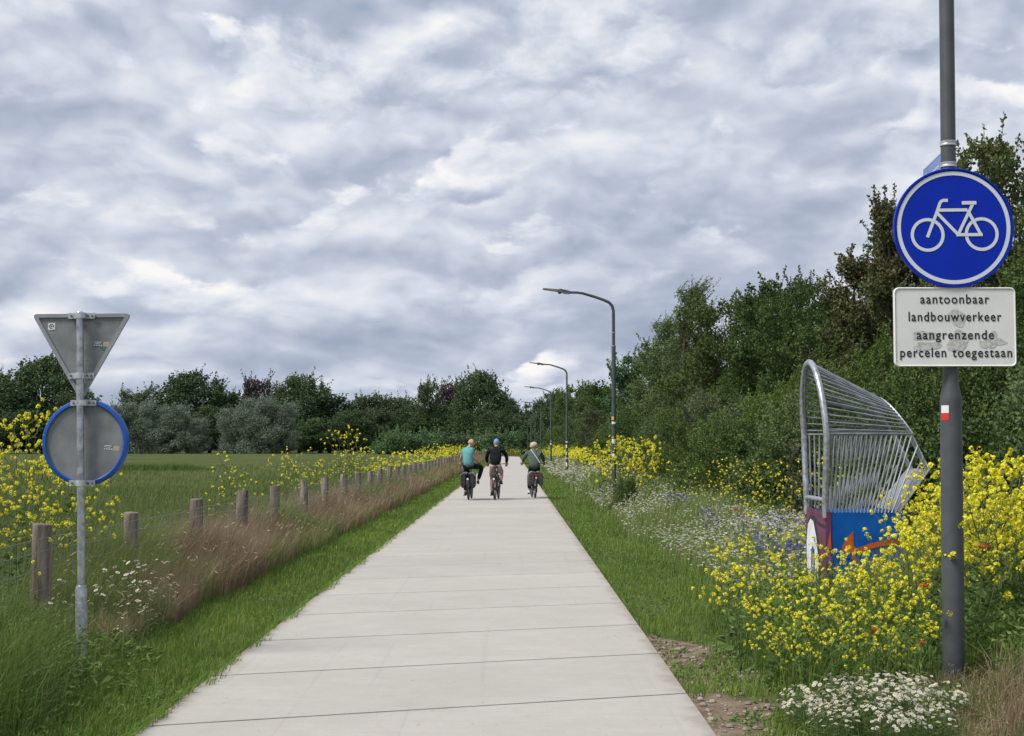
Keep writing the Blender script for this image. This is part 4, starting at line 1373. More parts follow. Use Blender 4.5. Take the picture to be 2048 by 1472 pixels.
# ================================================================== bicycles
def bicycle(name, label, paint, loc, rz, panniers=None, saddle='saddle_black', barw=0.29, tail_red=False, steer=0.0):
    o = empty(name, loc, rz)
    tag(o, label, 'bicycle')
    WR = 0.345
    for y, st in ((0.0, 0.0), (1.08, steer)):
        wh = empty('wheel')
        wh.parent = o
        wh.location = (0, y, WR)
        wh.rotation_euler = (0, 0, st)
        a = np.linspace(0, 2 * math.pi, 33)[:-1]
        Buf().tube([(0, (WR - 0.022) * math.cos(t), (WR - 0.022) * math.sin(t)) for t in a], 0.022, 8, closed=True).obj('tyre', 'rubber', wh, True)
        Buf().tube([(0, (WR - 0.052) * math.cos(t), (WR - 0.052) * math.sin(t)) for t in a], 0.012, 6, closed=True).obj('rim', 'rim_metal', wh, True)
        b = Buf()
        for k in range(18):
            t = k * 2 * math.pi / 18
            b.tube([(0.03 * (-1) ** k, 0.02 * math.cos(t + 0.6), 0.02 * math.sin(t + 0.6)), (0, (WR - 0.055) * math.cos(t), (WR - 0.055) * math.sin(t))], 0.0018, 3, False)
        b.obj('spokes', 'rim_metal', wh)
        Buf().tube([(-0.05, 0, 0), (0.05, 0, 0)], 0.025, 10).obj('hub', 'bike_black', wh, True)
    bb, st, ht, hb, rh, fh = (0, 0.46, 0.29), (0, 0.26, 0.86), (0, 0.80, 0.95), (0, 0.85, 0.68), (0, 0, WR), (0, 1.08, WR)
    b = Buf()
    b.tube([bb, st], 0.018, 8)
    b.tube([bb, hb], 0.026, 8)
    b.tube([(0, 0.30, 0.72), (0, 0.81, 0.88)], 0.018, 8)
    b.tube([hb, ht], 0.022, 8)
    for s in (-1, 1):
        b.tube([(s * 0.02, 0.46, 0.29), (s * 0.065, 0, WR)], 0.010, 6)
        b.tube([(s * 0.015, 0.28, 0.76), (s * 0.065, 0, WR)], 0.009, 6)
        b.tube([(s * 0.035, 0.86, 0.66), (s * 0.055, 0.92, 0.52), (s * 0.055, 1.08, WR)], 0.011, 6)
    b.obj('frame', paint, o, True)
    Buf().tube([st, (0, 0.23, 0.94)], 0.013, 8).obj('seat_post', 'rim_metal', o, True)
    b = Buf()
    b.ell((0, 0.14, 0.965), (0.105, 0.10, 0.045), u=14, v=8)
    b.ell((0, 0.27, 0.965), (0.040, 0.15, 0.035), u=12, v=8)
    b.obj('saddle', saddle, o, True)
    b = Buf()
    b.tube([ht, (0, 0.80, 1.03)], 0.016, 8)
    b.tube([(-barw, 0.66, 1.045), (-barw * 0.75, 0.76, 1.05), (-barw * 0.4, 0.815, 1.04), (0, 0.82, 1.03), (barw * 0.4, 0.815, 1.04), (barw * 0.75, 0.76, 1.05), (barw, 0.66, 1.045)], 0.012, 8)
    hbar = b.obj('handlebar', 'bike_black', o, True)
    for s in (-1, 1):
        Buf().tube([(s * barw * 0.86, 0.715, 1.048), (s * barw * 1.01, 0.64, 1.043)], 0.017, 8).obj('grip', 'rubber', hbar, True)
    # mudguards
    for yc, a0, a1 in ((0.0, 40, 205), (1.08, 60, 190)):
        aa = np.linspace(R(a0), R(a1), 14)
        V = [(x, yc + 0.378 * math.cos(t), WR + 0.378 * math.sin(t) - abs(x) * 0.25) for t in aa for x in (-0.032, 0.0, 0.032)]
        Buf().add(V, [(3 * i + j, 3 * i + j + 1, 3 * i + j + 4, 3 * i + j + 3) for i in range(13) for j in (0, 1)]).obj('mudguard', 'bike_black', o, True)
    # cranks, pedals, chain case
    cr = Buf()
    cr.tube([(0.08, 0.46, 0.29), (0.10, 0.45, 0.455)], 0.011, 6)
    cr.tube([(-0.08, 0.46, 0.29), (-0.10, 0.47, 0.125)], 0.011, 6)
    cr.tube([(-0.08, 0.46, 0.29), (0.08, 0.46, 0.29)], 0.022, 8)
    c = cr.obj('crank', 'rim_metal', o, True)
    Buf().box(0.10, 0.19, 0.405, 0.495, 0.447, 0.470).obj('pedal', 'bike_black', c)
    Buf().box(-0.19, -0.10, 0.425, 0.515, 0.110, 0.133).obj('pedal', 'bike_black', c)
    b = Buf()
    b.lathe([(0.0, 0.070), (0.11, 0.070), (0.11, 0.058), (0.0, 0.058)], 20, 'x', (0, 0.46, 0.29))
    b.obj('chain_case', 'bike_black', o)
    # rack
    b = Buf()
    for s in (-1, 1):
        b.tube([(s * 0.055, 0.24, 0.735), (s * 0.055, -0.26, 0.735)], 0.006, 6)
        b.tube([(s * 0.055, -0.10, 0.735), (s * 0.075, 0, WR)], 0.006, 6)
    for y in (-0.26, -0.1, 0.06, 0.2):
        b.tube([(-0.055, y, 0.735), (0.055, y, 0.735)], 0.005, 6)
    b.obj('rack', 'bike_black', o, True)
    Buf().tube([(0, -0.345, 0.62), (0, -0.375, 0.62)], 0.030, 12).obj('reflector', 'reflector', o, True)
    if tail_red:
        Buf().box(-0.05, 0.05, -0.33, -0.285, 0.68, 0.735).obj('tail_light', 'tail_red', o)
    if panniers:
        mt, w_, h_, flare = panniers
        for s in (-1, 1):
            b = Buf()
            prof = [(0.068, 0.76), (0.10, 0.80), (0.16, 0.775), (0.16 + w_ * 0.62, 0.70), (0.13 + w_, 0.56), (0.12 + w_, 0.75 - h_ * 0.85), (0.10 + w_ * 0.7, 0.75 - h_), (0.075, 0.77 - h_ * 0.86)]
            yy = [(-0.30, 0.90), (-0.26, 1.0), (0.10, 1.0), (0.14, 0.92)]
            n_ = len(prof)
            cz = 0.75 - h_ / 2
            V = [(s * (0.068 + (x - 0.068) * sc_), y, cz + (z - cz) * sc_) for y, sc_ in yy for x, z in prof]
            b.add(V, [(i * n_ + j, i * n_ + (j + 1) % n_, (i + 1) * n_ + (j + 1) % n_, (i + 1) * n_ + j) for i in range(3) for j in range(n_)])
            b.add(V[:n_], [list(range(n_))])
            b.add(V[-n_:], [list(range(n_))[::-1]])
            p = b.obj('pannier', mt, o, True, 50)
            tr = Buf()
            V = [(s * x, y, z + 0.006) for y in (-0.305, 0.12) for x, z in ((0.02, 0.79), (0.10, 0.815), (0.165, 0.79), (0.165 + w_ * 0.62, 0.715))]
            tr.add(V, [(i, i + 1, 5 + i, 4 + i) for i in range(3)])
            V = [(s * x, -0.305, z) for x, z in ((0.02, 0.79), (0.10, 0.82), (0.165, 0.795), (0.165 + w_ * 0.62, 0.72), (0.165 + w_ * 0.60, 0.690), (0.165, 0.760), (0.10, 0.785), (0.02, 0.755))]
            tr.add(V, [(0, 1, 6, 7), (1, 2, 5, 6), (2, 3, 4, 5)])
            tr.obj('flap', 'pannier_trim', p)
    return o


# ================================================================== people
def skin_arrays(J, E, root, sub=2):
    """Grow a smooth body from joints {name: (pos, radius)} and edges; returns vertices and faces."""
    names = list(J)
    idx = {n_: i for i, n_ in enumerate(names)}
    me = bpy.data.meshes.new('skeleton')
    me.from_pydata([tuple(J[n_][0]) for n_ in names], [(idx[a], idx[c]) for a, c in E], [])
    o = bpy.data.objects.new('skeleton', me)
    col.objects.link(o)
    m = o.modifiers.new('skin', 'SKIN')
    m.use_smooth_shade = True
    s = o.modifiers.new('sub', 'SUBSURF')
    s.levels = s.render_levels = sub
    for i, n_ in enumerate(names):
        r = J[n_][1]
        me.skin_vertices[0].data[i].radius = r if isinstance(r, tuple) else (r, r)
        me.skin_vertices[0].data[i].use_root = (n_ == root)
    bpy.context.view_layer.update()
    ev = bpy.data.meshes.new_from_object(o.evaluated_get(bpy.context.evaluated_depsgraph_get()))
    V = np.empty(len(ev.vertices) * 3, np.float32)
    ev.vertices.foreach_get('co', V)
    F = [tuple(p.vertices) for p in ev.polygons]
    bpy.data.objects.remove(o)
    return V.reshape(-1, 3), F


def add_skin(buf, J, E, root, sub=2, mi=0):
    V, F = skin_arrays(J, E, root, sub)
    q = [f for f in F if len(f) == 4]
    t = [f for f in F if len(f) == 3]
    base = buf.n
    buf.add(V, q if q else np.zeros((0, 4), int), mi=mi)
    if t:
        buf.F.append(np.array(t) + base)
        buf.var.append(np.full(len(t), 0.5))
        buf.mi.append(np.full(len(t), mi))


def hand(buf, wrist, elbow, grip_dir, curl):
    """Palm, four unequal curled fingers and a thumb; grip_dir runs along the held bar, curl is where the fingertips bend to."""
    w_, e_ = np.array(wrist, float), np.array(elbow, float)
    f = unit(w_ - e_)
    g_, c_ = unit(np.array(grip_dir, float)), unit(np.array(curl, float))
    palm = w_ + f * 0.055
    buf.tube([w_, w_ + f * 0.03, palm + f * 0.02], [0.026, 0.036, 0.034], 8)
    for i, ln in enumerate((0.072, 0.080, 0.075, 0.060)):
        r = palm + g_ * (0.028 - i * 0.019) + f * 0.01
        k1 = r + f * ln * 0.45 + c_ * 0.012
        k2 = k1 + (f * 0.25 + c_) * ln * 0.32
        k3 = k2 + (c_ - f * 0.6) * ln * 0.26
        buf.tube([r, k1, k2, k3], [0.010, 0.0095, 0.009, 0.007], 6)
    r = w_ + f * 0.02 + g_ * 0.03
    buf.tube([r, r + g_ * 0.025 + f * 0.03, r + g_ * 0.020 + f * 0.055 + c_ * 0.015], [0.012, 0.0105, 0.008], 6)


def head(buf, c, yaw, pitch=0.0):
    """Skull with jaw, nose and ears; faces +y before turning by yaw about z."""
    Rm = np.array(Matrix.Rotation(yaw, 3, 'Z') @ Matrix.Rotation(pitch, 3, 'X'))
    V, F = [], []
    u, v = 18, 14
    for j in range(v + 1):
        th = math.pi * j / v
        for i in range(u):
            ph = 2 * math.pi * i / u
            x, y, z = math.sin(th) * math.cos(ph), math.sin(th) * math.sin(ph), math.cos(th)
            sx = 0.076 * (1 - 0.22 * max(0, -z) ** 1.2)
            sy_ = 0.098 * (1 - 0.10 * max(0, -z))
            yy = y * sy_ + (0.020 * max(0, -z) if y > 0 else 0.030 * max(0, -z) ** 2)
            V.append((x * sx, yy, z * 0.116))
    F = [(j * u + i, (j + 1) * u + i, (j + 1) * u + (i + 1) % u, j * u + (i + 1) % u) for j in range(v) for i in range(u)]
    cc = np.array(c)
    buf.add(np.array(V) @ Rm.T + cc, F)
    buf.ell(cc + Rm @ np.array((0, 0.104, -0.018)), (0.014, 0.020, 0.024), u=8, v=6, rot=Rm)
    for s in (-1, 1):
        buf.ell(cc + Rm @ np.array((s * 0.078, -0.008, -0.008)), (0.011, 0.022, 0.032), u=8, v=6, rot=Rm)
    return Rm


def face_parts(parent, c, Rm):
    b = Buf()
    for s in (-1, 1):
        b.ell(np.array(c) + Rm @ np.array((s * 0.031, 0.088, 0.006)), (0.012, 0.008, 0.008), u=8, v=6, rot=Rm)
    b.obj('eyes', 'eye_dark', parent, True)
    Buf().ell(np.array(c) + Rm @ np.array((0, 0.093, -0.062)), (0.025, 0.008, 0.007), u=8, v=6, rot=Rm).obj('mouth', 'lip', parent, True)


def person(label, loc, rz, P, spec):
    """P: joint positions in the bicycle's frame. spec: clothes."""
    o = empty('person', loc, rz)
    tag(o, label, 'person')
    A = {k_: np.array(v_, float) for k_, v_ in P.items()}
    body = Buf()
    J = {'pel': (A['pel'], (0.125, 0.10)), 'wai': ((A['pel'] * 0.55 + A['che'] * 0.45), (0.115, 0.09)), 'che': (A['che'], (0.135, 0.095)), 'nb': (A['neck'] - (A['neck'] - A['che']) * 0.15, 0.06),
         'neck': (A['neck'] + (A['head'] - A['neck']) * 0.45, 0.050), 'hd': (A['head'], 0.06)}
    E = [('pel', 'wai'), ('wai', 'che'), ('che', 'nb'), ('nb', 'neck'), ('neck', 'hd')]
    for s in 'lr':
        J['sh' + s] = (A['sh' + s], 0.052)
        J['el' + s] = (A['el' + s], 0.038)
        J['wr' + s] = (A['wr' + s], 0.026)
        J['hip' + s] = (A['hip' + s], 0.082)
        J['kn' + s] = (A['kn' + s], 0.056)
        J['ca' + s] = (A['kn' + s] * 0.66 + A['an' + s] * 0.34, 0.055)
        J['an' + s] = (A['an' + s], 0.036)
        E += [('che', 'sh' + s), ('sh' + s, 'el' + s), ('el' + s, 'wr' + s), ('pel', 'hip' + s), ('hip' + s, 'kn' + s), ('kn' + s, 'ca' + s), ('ca' + s, 'an' + s)]
    add_skin(body, J, E, 'pel')
    Rm = head(body, A['head'], spec.get('yaw', 0.0), spec.get('pitch', -0.1))
    for s in 'lr':
        hand(body, A['wr' + s], A['el' + s], (1 if s == 'r' else -1, 0.0, 0) if spec.get('grip' + s) is None else spec['grip' + s], (0, 0.2, -1))
    bo = body.obj('body', 'skin', o, True, 180)
    face_parts(bo, A['head'], Rm)
    # upper garment
    up = Buf()
    hem = A['pel'] * (1 - spec['hem']) + A['che'] * spec['hem']
    J = {'hem': (hem, spec.get('hemr', (0.170, 0.140))), 'wai': (A['pel'] * 0.55 + A['che'] * 0.45, spec.get('wair', (0.165, 0.125))), 'che': (A['che'], (0.172, 0.122)), 'nb': (A['neck'] - (A['neck'] - A['che']) * 0.10, 0.085), 'ntop': (A['neck'] + (A['head'] - A['neck']) * 0.22, 0.066)}
    E = [('hem', 'wai'), ('wai', 'che'), ('che', 'nb'), ('nb', 'ntop')]
    for s in 'lr':
        f = spec['sleeve']
        J['sh' + s] = (A['sh' + s], 0.074)
        E.append(('che', 'sh' + s))
        if f < 0.5:
            J['slv' + s] = (A['sh' + s] * (1 - f * 1.9) + A['el' + s] * f * 1.9, 0.070)
            E.append(('sh' + s, 'slv' + s))
        else:
            J['el' + s] = (A['el' + s], 0.058)
            J['wr' + s] = (A['wr' + s], 0.043)
            E += [('sh' + s, 'el' + s), ('el' + s, 'wr' + s)]
    add_skin(up, J, E, 'che')
    up.obj(spec['upname'], spec['upmat'], o, True, 180)
    # trousers or shorts
    lo = Buf()
    J = {'pel': (A['pel'] + np.array((0, 0, 0.03)), (0.115, 0.115))}
    E = []
    for s in 'lr':
        J['hip' + s] = (A['hip' + s] * np.array((0.85, 1, 1)), 0.096)
        E.append(('pel', 'hip' + s))
        if spec['legs'] == 'shorts':
            J['kn' + s] = (A['hip' + s] * 0.12 + A['kn' + s] * 0.88, 0.088)
            E.append(('hip' + s, 'kn' + s))
        else:
            J['kn' + s] = (A['kn' + s], 0.076)
            J['an' + s] = (A['an' + s] + (A['kn' + s] - A['an' + s]) * 0.08, 0.056)
            E += [('hip' + s, 'kn' + s), ('kn' + s, 'an' + s)]
    add_skin(lo, J, E, 'pel')
    lo.obj('shorts' if spec['legs'] == 'shorts' else 'trousers', spec['lowmat'], o, True, 180)
    for s in 'lr':
        b = Buf()
        a = A['an' + s]
        toe = unit(np.array(spec.get('toe' + s, (0, 1, -0.15)), float))
        heel = a - toe * 0.06 - np.array((0, 0, 0.055))
        tip = heel + toe * 0.27
        J = {'h': (heel, 0.043), 'm': (heel * 0.5 + tip * 0.5 + np.array((0, 0, 0.008)), 0.044), 't': (tip, 0.030), 'a': (a, 0.042)}
        add_skin(b, J, [('h', 'm'), ('m', 't'), ('m', 'a')], 'm', 2)
        b.obj('shoe', spec['shoe'], o, True, 180)
    return o, A, Rm


def put_on_head(o, A, Rm, kind):
    c = A['head']
    if kind == 'cap':
        b = Buf()
        V, F = [], []
        u, v = 18, 7
        for j in range(v + 1):
            th = (math.pi * 0.53) * j / v
            for i in range(u):
                ph = 2 * math.pi * i / u
                V.append((0.086 * math.sin(th) * math.cos(ph), 0.108 * math.sin(th) * math.sin(ph), 0.012 + 0.116 * math.cos(th)))
        F = [(j * u + i, (j + 1) * u + i, (j + 1) * u + (i + 1) % u, j * u + (i + 1) % u) for j in range(v) for i in range(u)]
        b.add(np.array(V) @ Rm.T + c, F)
        br = [(-0.07, 0.08, 0.012), (-0.05, 0.16, 0.0), (0, 0.185, -0.002), (0.05, 0.16, 0.0), (0.07, 0.08, 0.012), (0, 0.07, 0.02)]
        b.add(np.array(br) @ Rm.T + c, [(0, 1, 2, 5), (5, 2, 3, 4)])
        b.obj('cap', 'cap_blue', o, True)
    elif kind == 'bob':
        b = Buf()
        V, F = [], []
        g = np.random.default_rng(3)
        u, v = 22, 11
        for j in range(v + 1):
            th = math.pi * 0.86 * j / v
            for i in range(u):
                ph = 2 * math.pi * i / u
                front = max(0, math.sin(ph)) ** 1.5
                r = 1 + 0.04 * g.normal()
                z = math.cos(th)
                k_ = 1.0 - 0.55 * front * (z < 0.35)
                V.append((0.120 * r * math.sin(th) ** 0.8 * math.cos(ph), (0.125 * r * math.sin(th) ** 0.8 * math.sin(ph)) * k_, 0.008 + 0.108 * z * r))
        F = [(j * u + i, (j + 1) * u + i, (j + 1) * u + (i + 1) % u, j * u + (i + 1) % u) for j in range(v) for i in range(u)]
        b.add(np.array(V) @ Rm.T + c, F)
        b.obj('hair', 'hair_blonde', o, True)
    elif kind == 'fringe':
        b = Buf()
        for s in (-1, 1):
            b.ell(c + Rm @ np.array((s * 0.066, -0.045, 0.0)), (0.016, 0.05, 0.03), u=8, v=6, rot=Rm)
        b.obj('hair', 'hair_grey', o, True)


# left rider: bald, teal shirt, looking across to the others, knee out
B1 = ((-1.27, 41.7, 0.06), R(-3))
bicycle('bicycle', 'black bicycle with dark double panniers under the rider in teal', 'bike_black', *B1, panniers=('pannier_black', 0.085, 0.40, 0))
P1 = dict(pel=(-0.01, 0.18, 1.035), che=(-0.05, 0.30, 1.36), neck=(-0.01, 0.36, 1.525), head=(0.045, 0.40, 1.665),
          shl=(-0.165, 0.45, 1.455), ell=(-0.28, 0.54, 1.22), wrl=(-0.285, 0.62, 1.085),
          shr=(0.085, 0.19, 1.465), elr=(0.13, 0.22, 1.215), wrr=(0.235, 0.44, 1.105),
          hipl=(-0.095, 0.20, 0.985), knl=(-0.125, 0.50, 0.61), anl=(-0.135, 0.44, 0.215),
          hipr=(0.085, 0.22, 0.985), knr=(0.36, 0.52, 0.955), anr=(0.235, 0.50, 0.545))
o, A, Rm = person('bald rider in a teal T-shirt and dark trousers, turning to the others', *B1, P1,
                  dict(hem=-0.30, sleeve=0.30, upname='shirt', upmat='teal_cloth', legs='long', lowmat='navy_cloth', shoe='shoe_dark', yaw=R(-105), pitch=-0.1, gripr=(0.3, 1, 0)))
put_on_head(o, A, Rm, 'fringe')

# middle rider: black jumper, beige shorts, blue cap
B2 = ((-0.50, 41.7, 0.06), R(-5))
bicycle('bicycle', 'dark brown bicycle without bags ridden by the man in beige shorts', 'bike_brown', *B2, saddle='bike_brown')
P2 = dict(pel=(-0.01, 0.16, 1.03), che=(0.0, 0.34, 1.37), neck=(0.0, 0.42, 1.535), head=(0.0, 0.47, 1.665),
          shl=(-0.215, 0.38, 1.45), ell=(-0.30, 0.48, 1.23), wrl=(-0.285, 0.62, 1.085),
          shr=(0.215, 0.38, 1.45), elr=(0.31, 0.48, 1.23), wrr=(0.285, 0.62, 1.085),
          hipl=(-0.105, 0.19, 0.97), knl=(-0.14, 0.49, 0.61), anl=(-0.135, 0.42, 0.215),
          hipr=(0.105, 0.19, 0.97), knr=(0.145, 0.58, 0.76), anr=(0.14, 0.45, 0.545))
o, A, Rm = person('rider in a black jumper, beige shorts and light blue cap', *B2, P2,
                  dict(hem=-0.16, sleeve=1, upname='jumper', upmat='black_cloth', legs='shorts', lowmat='beige_cloth', shoe='shoe_dark', hemr=(0.175, 0.15), wair=(0.175, 0.135)))
put_on_head(o, A, Rm, 'cap')

# right rider: blonde bob, grey-green coat with a pale strap
B3 = ((0.70, 43.2, 0.06), R(4.5))
bicycle('bicycle', 'grey bicycle with bulging grey panniers and red tail light', 'bike_grey', *B3, panniers=('pannier_grey', 0.095, 0.38, 0), barw=0.33, tail_red=True)
P3 = dict(pel=(0.0, 0.16, 1.02), che=(0.0, 0.30, 1.315), neck=(0.0, 0.36, 1.455), head=(0.0, 0.40, 1.585),
          shl=(-0.185, 0.34, 1.385), ell=(-0.30, 0.46, 1.20), wrl=(-0.325, 0.62, 1.09),
          shr=(0.185, 0.34, 1.385), elr=(0.30, 0.46, 1.20), wrr=(0.325, 0.62, 1.09),
          hipl=(-0.10, 0.19, 0.96), knl=(-0.13, 0.49, 0.60), anl=(-0.14, 0.42, 0.215),
          hipr=(0.10, 0.19, 0.96), knr=(0.13, 0.58, 0.75), anr=(0.14, 0.45, 0.545))
o, A, Rm = person('blonde rider in a grey-green coat with a pale shoulder strap', *B3, P3,
                  dict(hem=-0.55, sleeve=1, upname='coat', upmat='greygreen_cloth', legs='long', lowmat='black_cloth', shoe='shoe_white', hemr=(0.20, 0.17), wair=(0.17, 0.135)))
put_on_head(o, A, Rm, 'bob')
b = Buf()
sp_ = [(-0.10, 0.30, 1.475), (-0.085, 0.205, 1.43), (-0.02, 0.155, 1.34), (0.07, 0.10, 1.20), (0.145, 0.06, 1.07), (0.185, 0.10, 1.00)]
V = []
for (x, y, z) in sp_:
    V += [(x - 0.012, y - 0.028, z - 0.008), (x + 0.012, y - 0.028, z + 0.008)]
b.add(V, [(2 * i, 2 * i + 1, 2 * i + 3, 2 * i + 2) for i in range(len(sp_) - 1)])
b.obj('strap', 'strap_pale', o)

# ================================================================== herbs and flowers
def petal_cluster(buf, P, rng, r=0.024, k=9, size=0.017, mi=0, flat=0.0):
    """A small dome of petals at each point of P."""
    n = len(P)
    d = unit(rng.normal(size=(n * k, 3)) + np.array((0, 0, 0.55)))
    base = np.repeat(P, k, 0) + d * (r * rng.uniform(0.45, 1.0, n * k))[:, None]
    T = unit(np.cross(d, unit(rng.normal(size=(n * k, 3)))))
    U = np.cross(d, T)
    s = (size * rng.uniform(0.7, 1.25, n * k))[:, None]
    V = np.stack([base - T * s * 0.5 - U * s * 0.35, base + T * s * 0.5 - U * s * 0.45 + d * s * 0.15, base + T * s * 0.35 + U * s * 0.5, base - T * s * 0.45 + U * s * 0.4 + d * s * 0.2], 1).reshape(-1, 3)
    var = np.clip(np.repeat(rng.uniform(0, 0.6, n), k) + rng.uniform(0, 0.35, n * k), 0, 0.9)
    var = np.where(rng.uniform(0, 1, n * k) < 0.06, 1.0, var)
    buf.add(V, np.arange(n * k)[:, None] * 4 + np.array([0, 1, 2, 3]), var, mi)


def mustard_proto(seed, H, spread, nb, nsub, petals=9, psize=0.017, pr=0.024, leafy=1.0, sides=3, wind=0.12, extra=1.0, stem=1.0):
    g = np.random.default_rng(seed)
    st, lf, fl = Buf(), Buf(), Buf()
    tips, mids = [], []
    lean = g.normal(size=2) * 0.06 + np.array((wind, 0))
    main = [np.array((lean[0] * t * t * H, lean[1] * t * t * H, t * H)) for t in np.linspace(0, 1, 7)]
    st.tube(main, np.linspace(0.0065, 0.002, 7) * stem, sides + 1, False, 0.2)
    tips.append(main[-1])
    for i in range(nb):
        t = 0.22 + 0.74 * (i + g.uniform(0, 0.8)) / nb
        p = np.array((lean[0] * t * t * H, lean[1] * t * t * H, t * H))
        a = i * 2.4 + g.uniform(-0.5, 0.5)
        ln = H * spread * (1.12 - 0.72 * t) * g.uniform(0.7, 1.2)
        d0 = np.array((math.cos(a), math.sin(a), 0.55))
        q1 = p + d0 * ln * 0.45
        q2 = q1 + np.array((math.cos(a) * 0.5 + wind, math.sin(a) * 0.5, 0.95)) * ln * 0.5
        st.tube([p, q1, q2], np.array((0.0035, 0.0026, 0.0014)) * stem, sides, False, g.uniform(0.1, 0.7))
        tips.append(q2)
        for j in range(nsub):
            u = g.uniform(0.25, 0.95)
            s0 = q1 * (1 - u) + q2 * u if u > 0.4 else p * (1 - u * 2) + q1 * u * 2
            e = s0 + unit(np.array((math.cos(a), math.sin(a), 0.9)) * 0.6 + g.normal(size=3) * 0.55 + np.array((0, 0, 0.35))) * ln * g.uniform(0.25, 0.5)
            st.tube([s0, (s0 + e) / 2 + np.array((0, 0, 0.012)), e], np.array((0.002, 0.0016, 0.001)) * stem, sides, False, g.uniform(0.2, 0.9))
            tips.append(e)
        if t < 0.6:
            mids.append((p, a, ln))
    tips = np.array(tips)
    if extra > 1:
        more = tips[g.choice(len(tips), int(len(tips) * (extra - 1)))] + g.normal(size=(int(len(tips) * (extra - 1)), 3)) * 0.03
        tips = np.concatenate([tips, more])
    petal_cluster(fl, tips, g, pr, petals, psize)
    nl = int(34 * leafy)
    t = g.uniform(0.02, 0.62, nl) ** 1.0
    a = g.uniform(0, 6.28, nl)
    P = np.stack([lean[0] * t * t * H + np.cos(a) * 0.02, lean[1] * t * t * H + np.sin(a) * 0.02, t * H], 1)
    D = np.stack([np.cos(a), np.sin(a), g.uniform(-0.2, 0.7, nl)], 1)
    Ls = g.uniform(0.08, 0.19, nl) * (1.15 - t)
    leaves(lf, P, D, Ls, Ls * 0.45, g, g.uniform(0, 1, nl), 0.12)
    # small leaves along the branches
    nl = int(60 * leafy)
    k_ = g.integers(0, len(tips), nl)
    u = g.uniform(0.1, 0.75, nl)[:, None]
    P = tips[k_] * u + np.array((0, 0, 0.35 * H)) * (1 - u) * g.uniform(0.3, 1.4, nl)[:, None]
    leaves(lf, P, g.normal(size=(nl, 3)) + np.array((0, 0, 0.3)), g.uniform(0.03, 0.07, nl), g.uniform(0.008, 0.02, nl), g, g.uniform(0.2, 1, nl))
    return st.mesh('stem', ('plant_stem',)), lf.mesh('leaves', ('plant_leaf',)), fl.mesh('blossoms', ('mustard_petal',))


def herb(name, meshes, x, y, sc_, rz, label, cat, group, names=('stem', 'leaves', 'blossoms')):
    o = empty(name, (x, y, 0.0), rz)
    o.scale = (sc_, sc_, sc_)
    for nm, me in zip(names, meshes):
        p = put(nm, me, o)
        if nm in ('blossoms', 'leaves', 'flower_heads'):
            p['kind'] = 'stuff'
    return tag(o, label, cat, group)


MU = [mustard_proto(100 + i, 1.30, 0.44, 10, 2, 13, 0.020, 0.027, extra=1.1) for i in range(5)]
MT = [mustard_proto(120 + i, 1.95, 0.34, 13, 2, 11, 0.0175, 0.022, leafy=0.7, stem=0.9) for i in range(4)]
MS = [mustard_proto(160 + i, 1.55, 0.42, 9, 1, 5, 0.028, 0.026, leafy=0.7, stem=1.3) for i in range(4)]
MF = [mustard_proto(140 + i, 1.55, 0.40, 12, 3, 6, 0.034, 0.034, leafy=0.9, extra=1.2, stem=1.5) for i in range(4)]

g = np.random.default_rng(77)
# clump round the mast and in front of the painted box
n_ = 0
spots = []
while len(spots) < 56:
    x, y = g.uniform(1.55, 4.9), g.uniform(8.75, 13.2)
    left_edge = 1.72 + 0.25 * math.sin(y * 2.1) + max(0, (y - 10.6)) * 0.34
    if x < left_edge or (abs(x - MX) < 0.13 and abs(y - MY) < 0.13) or (2.85 < x < 3.75 and 13.25 < y < 14.4):
        continue
    if y < 9.1 + max(0.0, (x - 2.45)) * 0.85 or x > 0.52 * y - 0.9:
        continue
    if 1600 < x / y * 2844 + 1024 < 1790 and y > 11.2:
        continue
    if any((x - a) ** 2 + (y - c) ** 2 < 0.018 for a, c in spots):
        continue
    spots.append((x, y))
for x, y in spots:
    k_ = x / y * 2844 + 1024
    hs = (0.56 + 0.04 * min(1, max(0, (k_ - 1500) / 250)) if k_ < 1790 else 0.70 + 0.30 * min(1, (k_ - 1790) / 130)) + g.uniform(-0.08, 0.10)
    herb('mustard_plant', MU[g.integers(5)], x, y, hs, g.uniform(0, 6.28), 'yellow flowering mustard plant in the dense clump around the grey mast', 'plant', 'mustard plants around the grey mast')
for i in range(20):
    x, y = g.uniform(1.62, 2.75), g.uniform(8.75, 9.75)
    if y < 8.75 + max(0, x - 2.1) * 0.6:
        continue
    herb('mustard_plant', MU[g.integers(5)], x, y, g.uniform(0.36, 0.52), g.uniform(0, 6.28), 'short mustard plant at the front foot of the yellow clump', 'plant', 'short mustard plants at the front of the clump')
# few overhanging the stony strip
for x, y, s_ in ((1.62, 10.2, 0.62), (1.70, 9.3, 0.5), (1.66, 11.0, 0.6)):
    herb('mustard_plant', MU[g.integers(5)], x, y, s_, g.uniform(0, 6.28), 'short yellow mustard plant leaning over the bare stony strip', 'plant', 'mustard plants beside the stony strip')
# behind the box and along the shrubs
for i in range(40):
    y = g.uniform(14.6, 34)
    x = g.uniform(4.0, 5.2) if y > 17 else g.uniform(3.9, 5.3)
    herb('mustard_plant', MS[g.integers(4)] if y > 19 else MU[g.integers(5)], x, y, g.uniform(0.62, 0.92), g.uniform(0, 6.28), 'yellow mustard plant in front of the shrubs behind the painted box', 'plant', 'mustard plants in front of the shrubs')
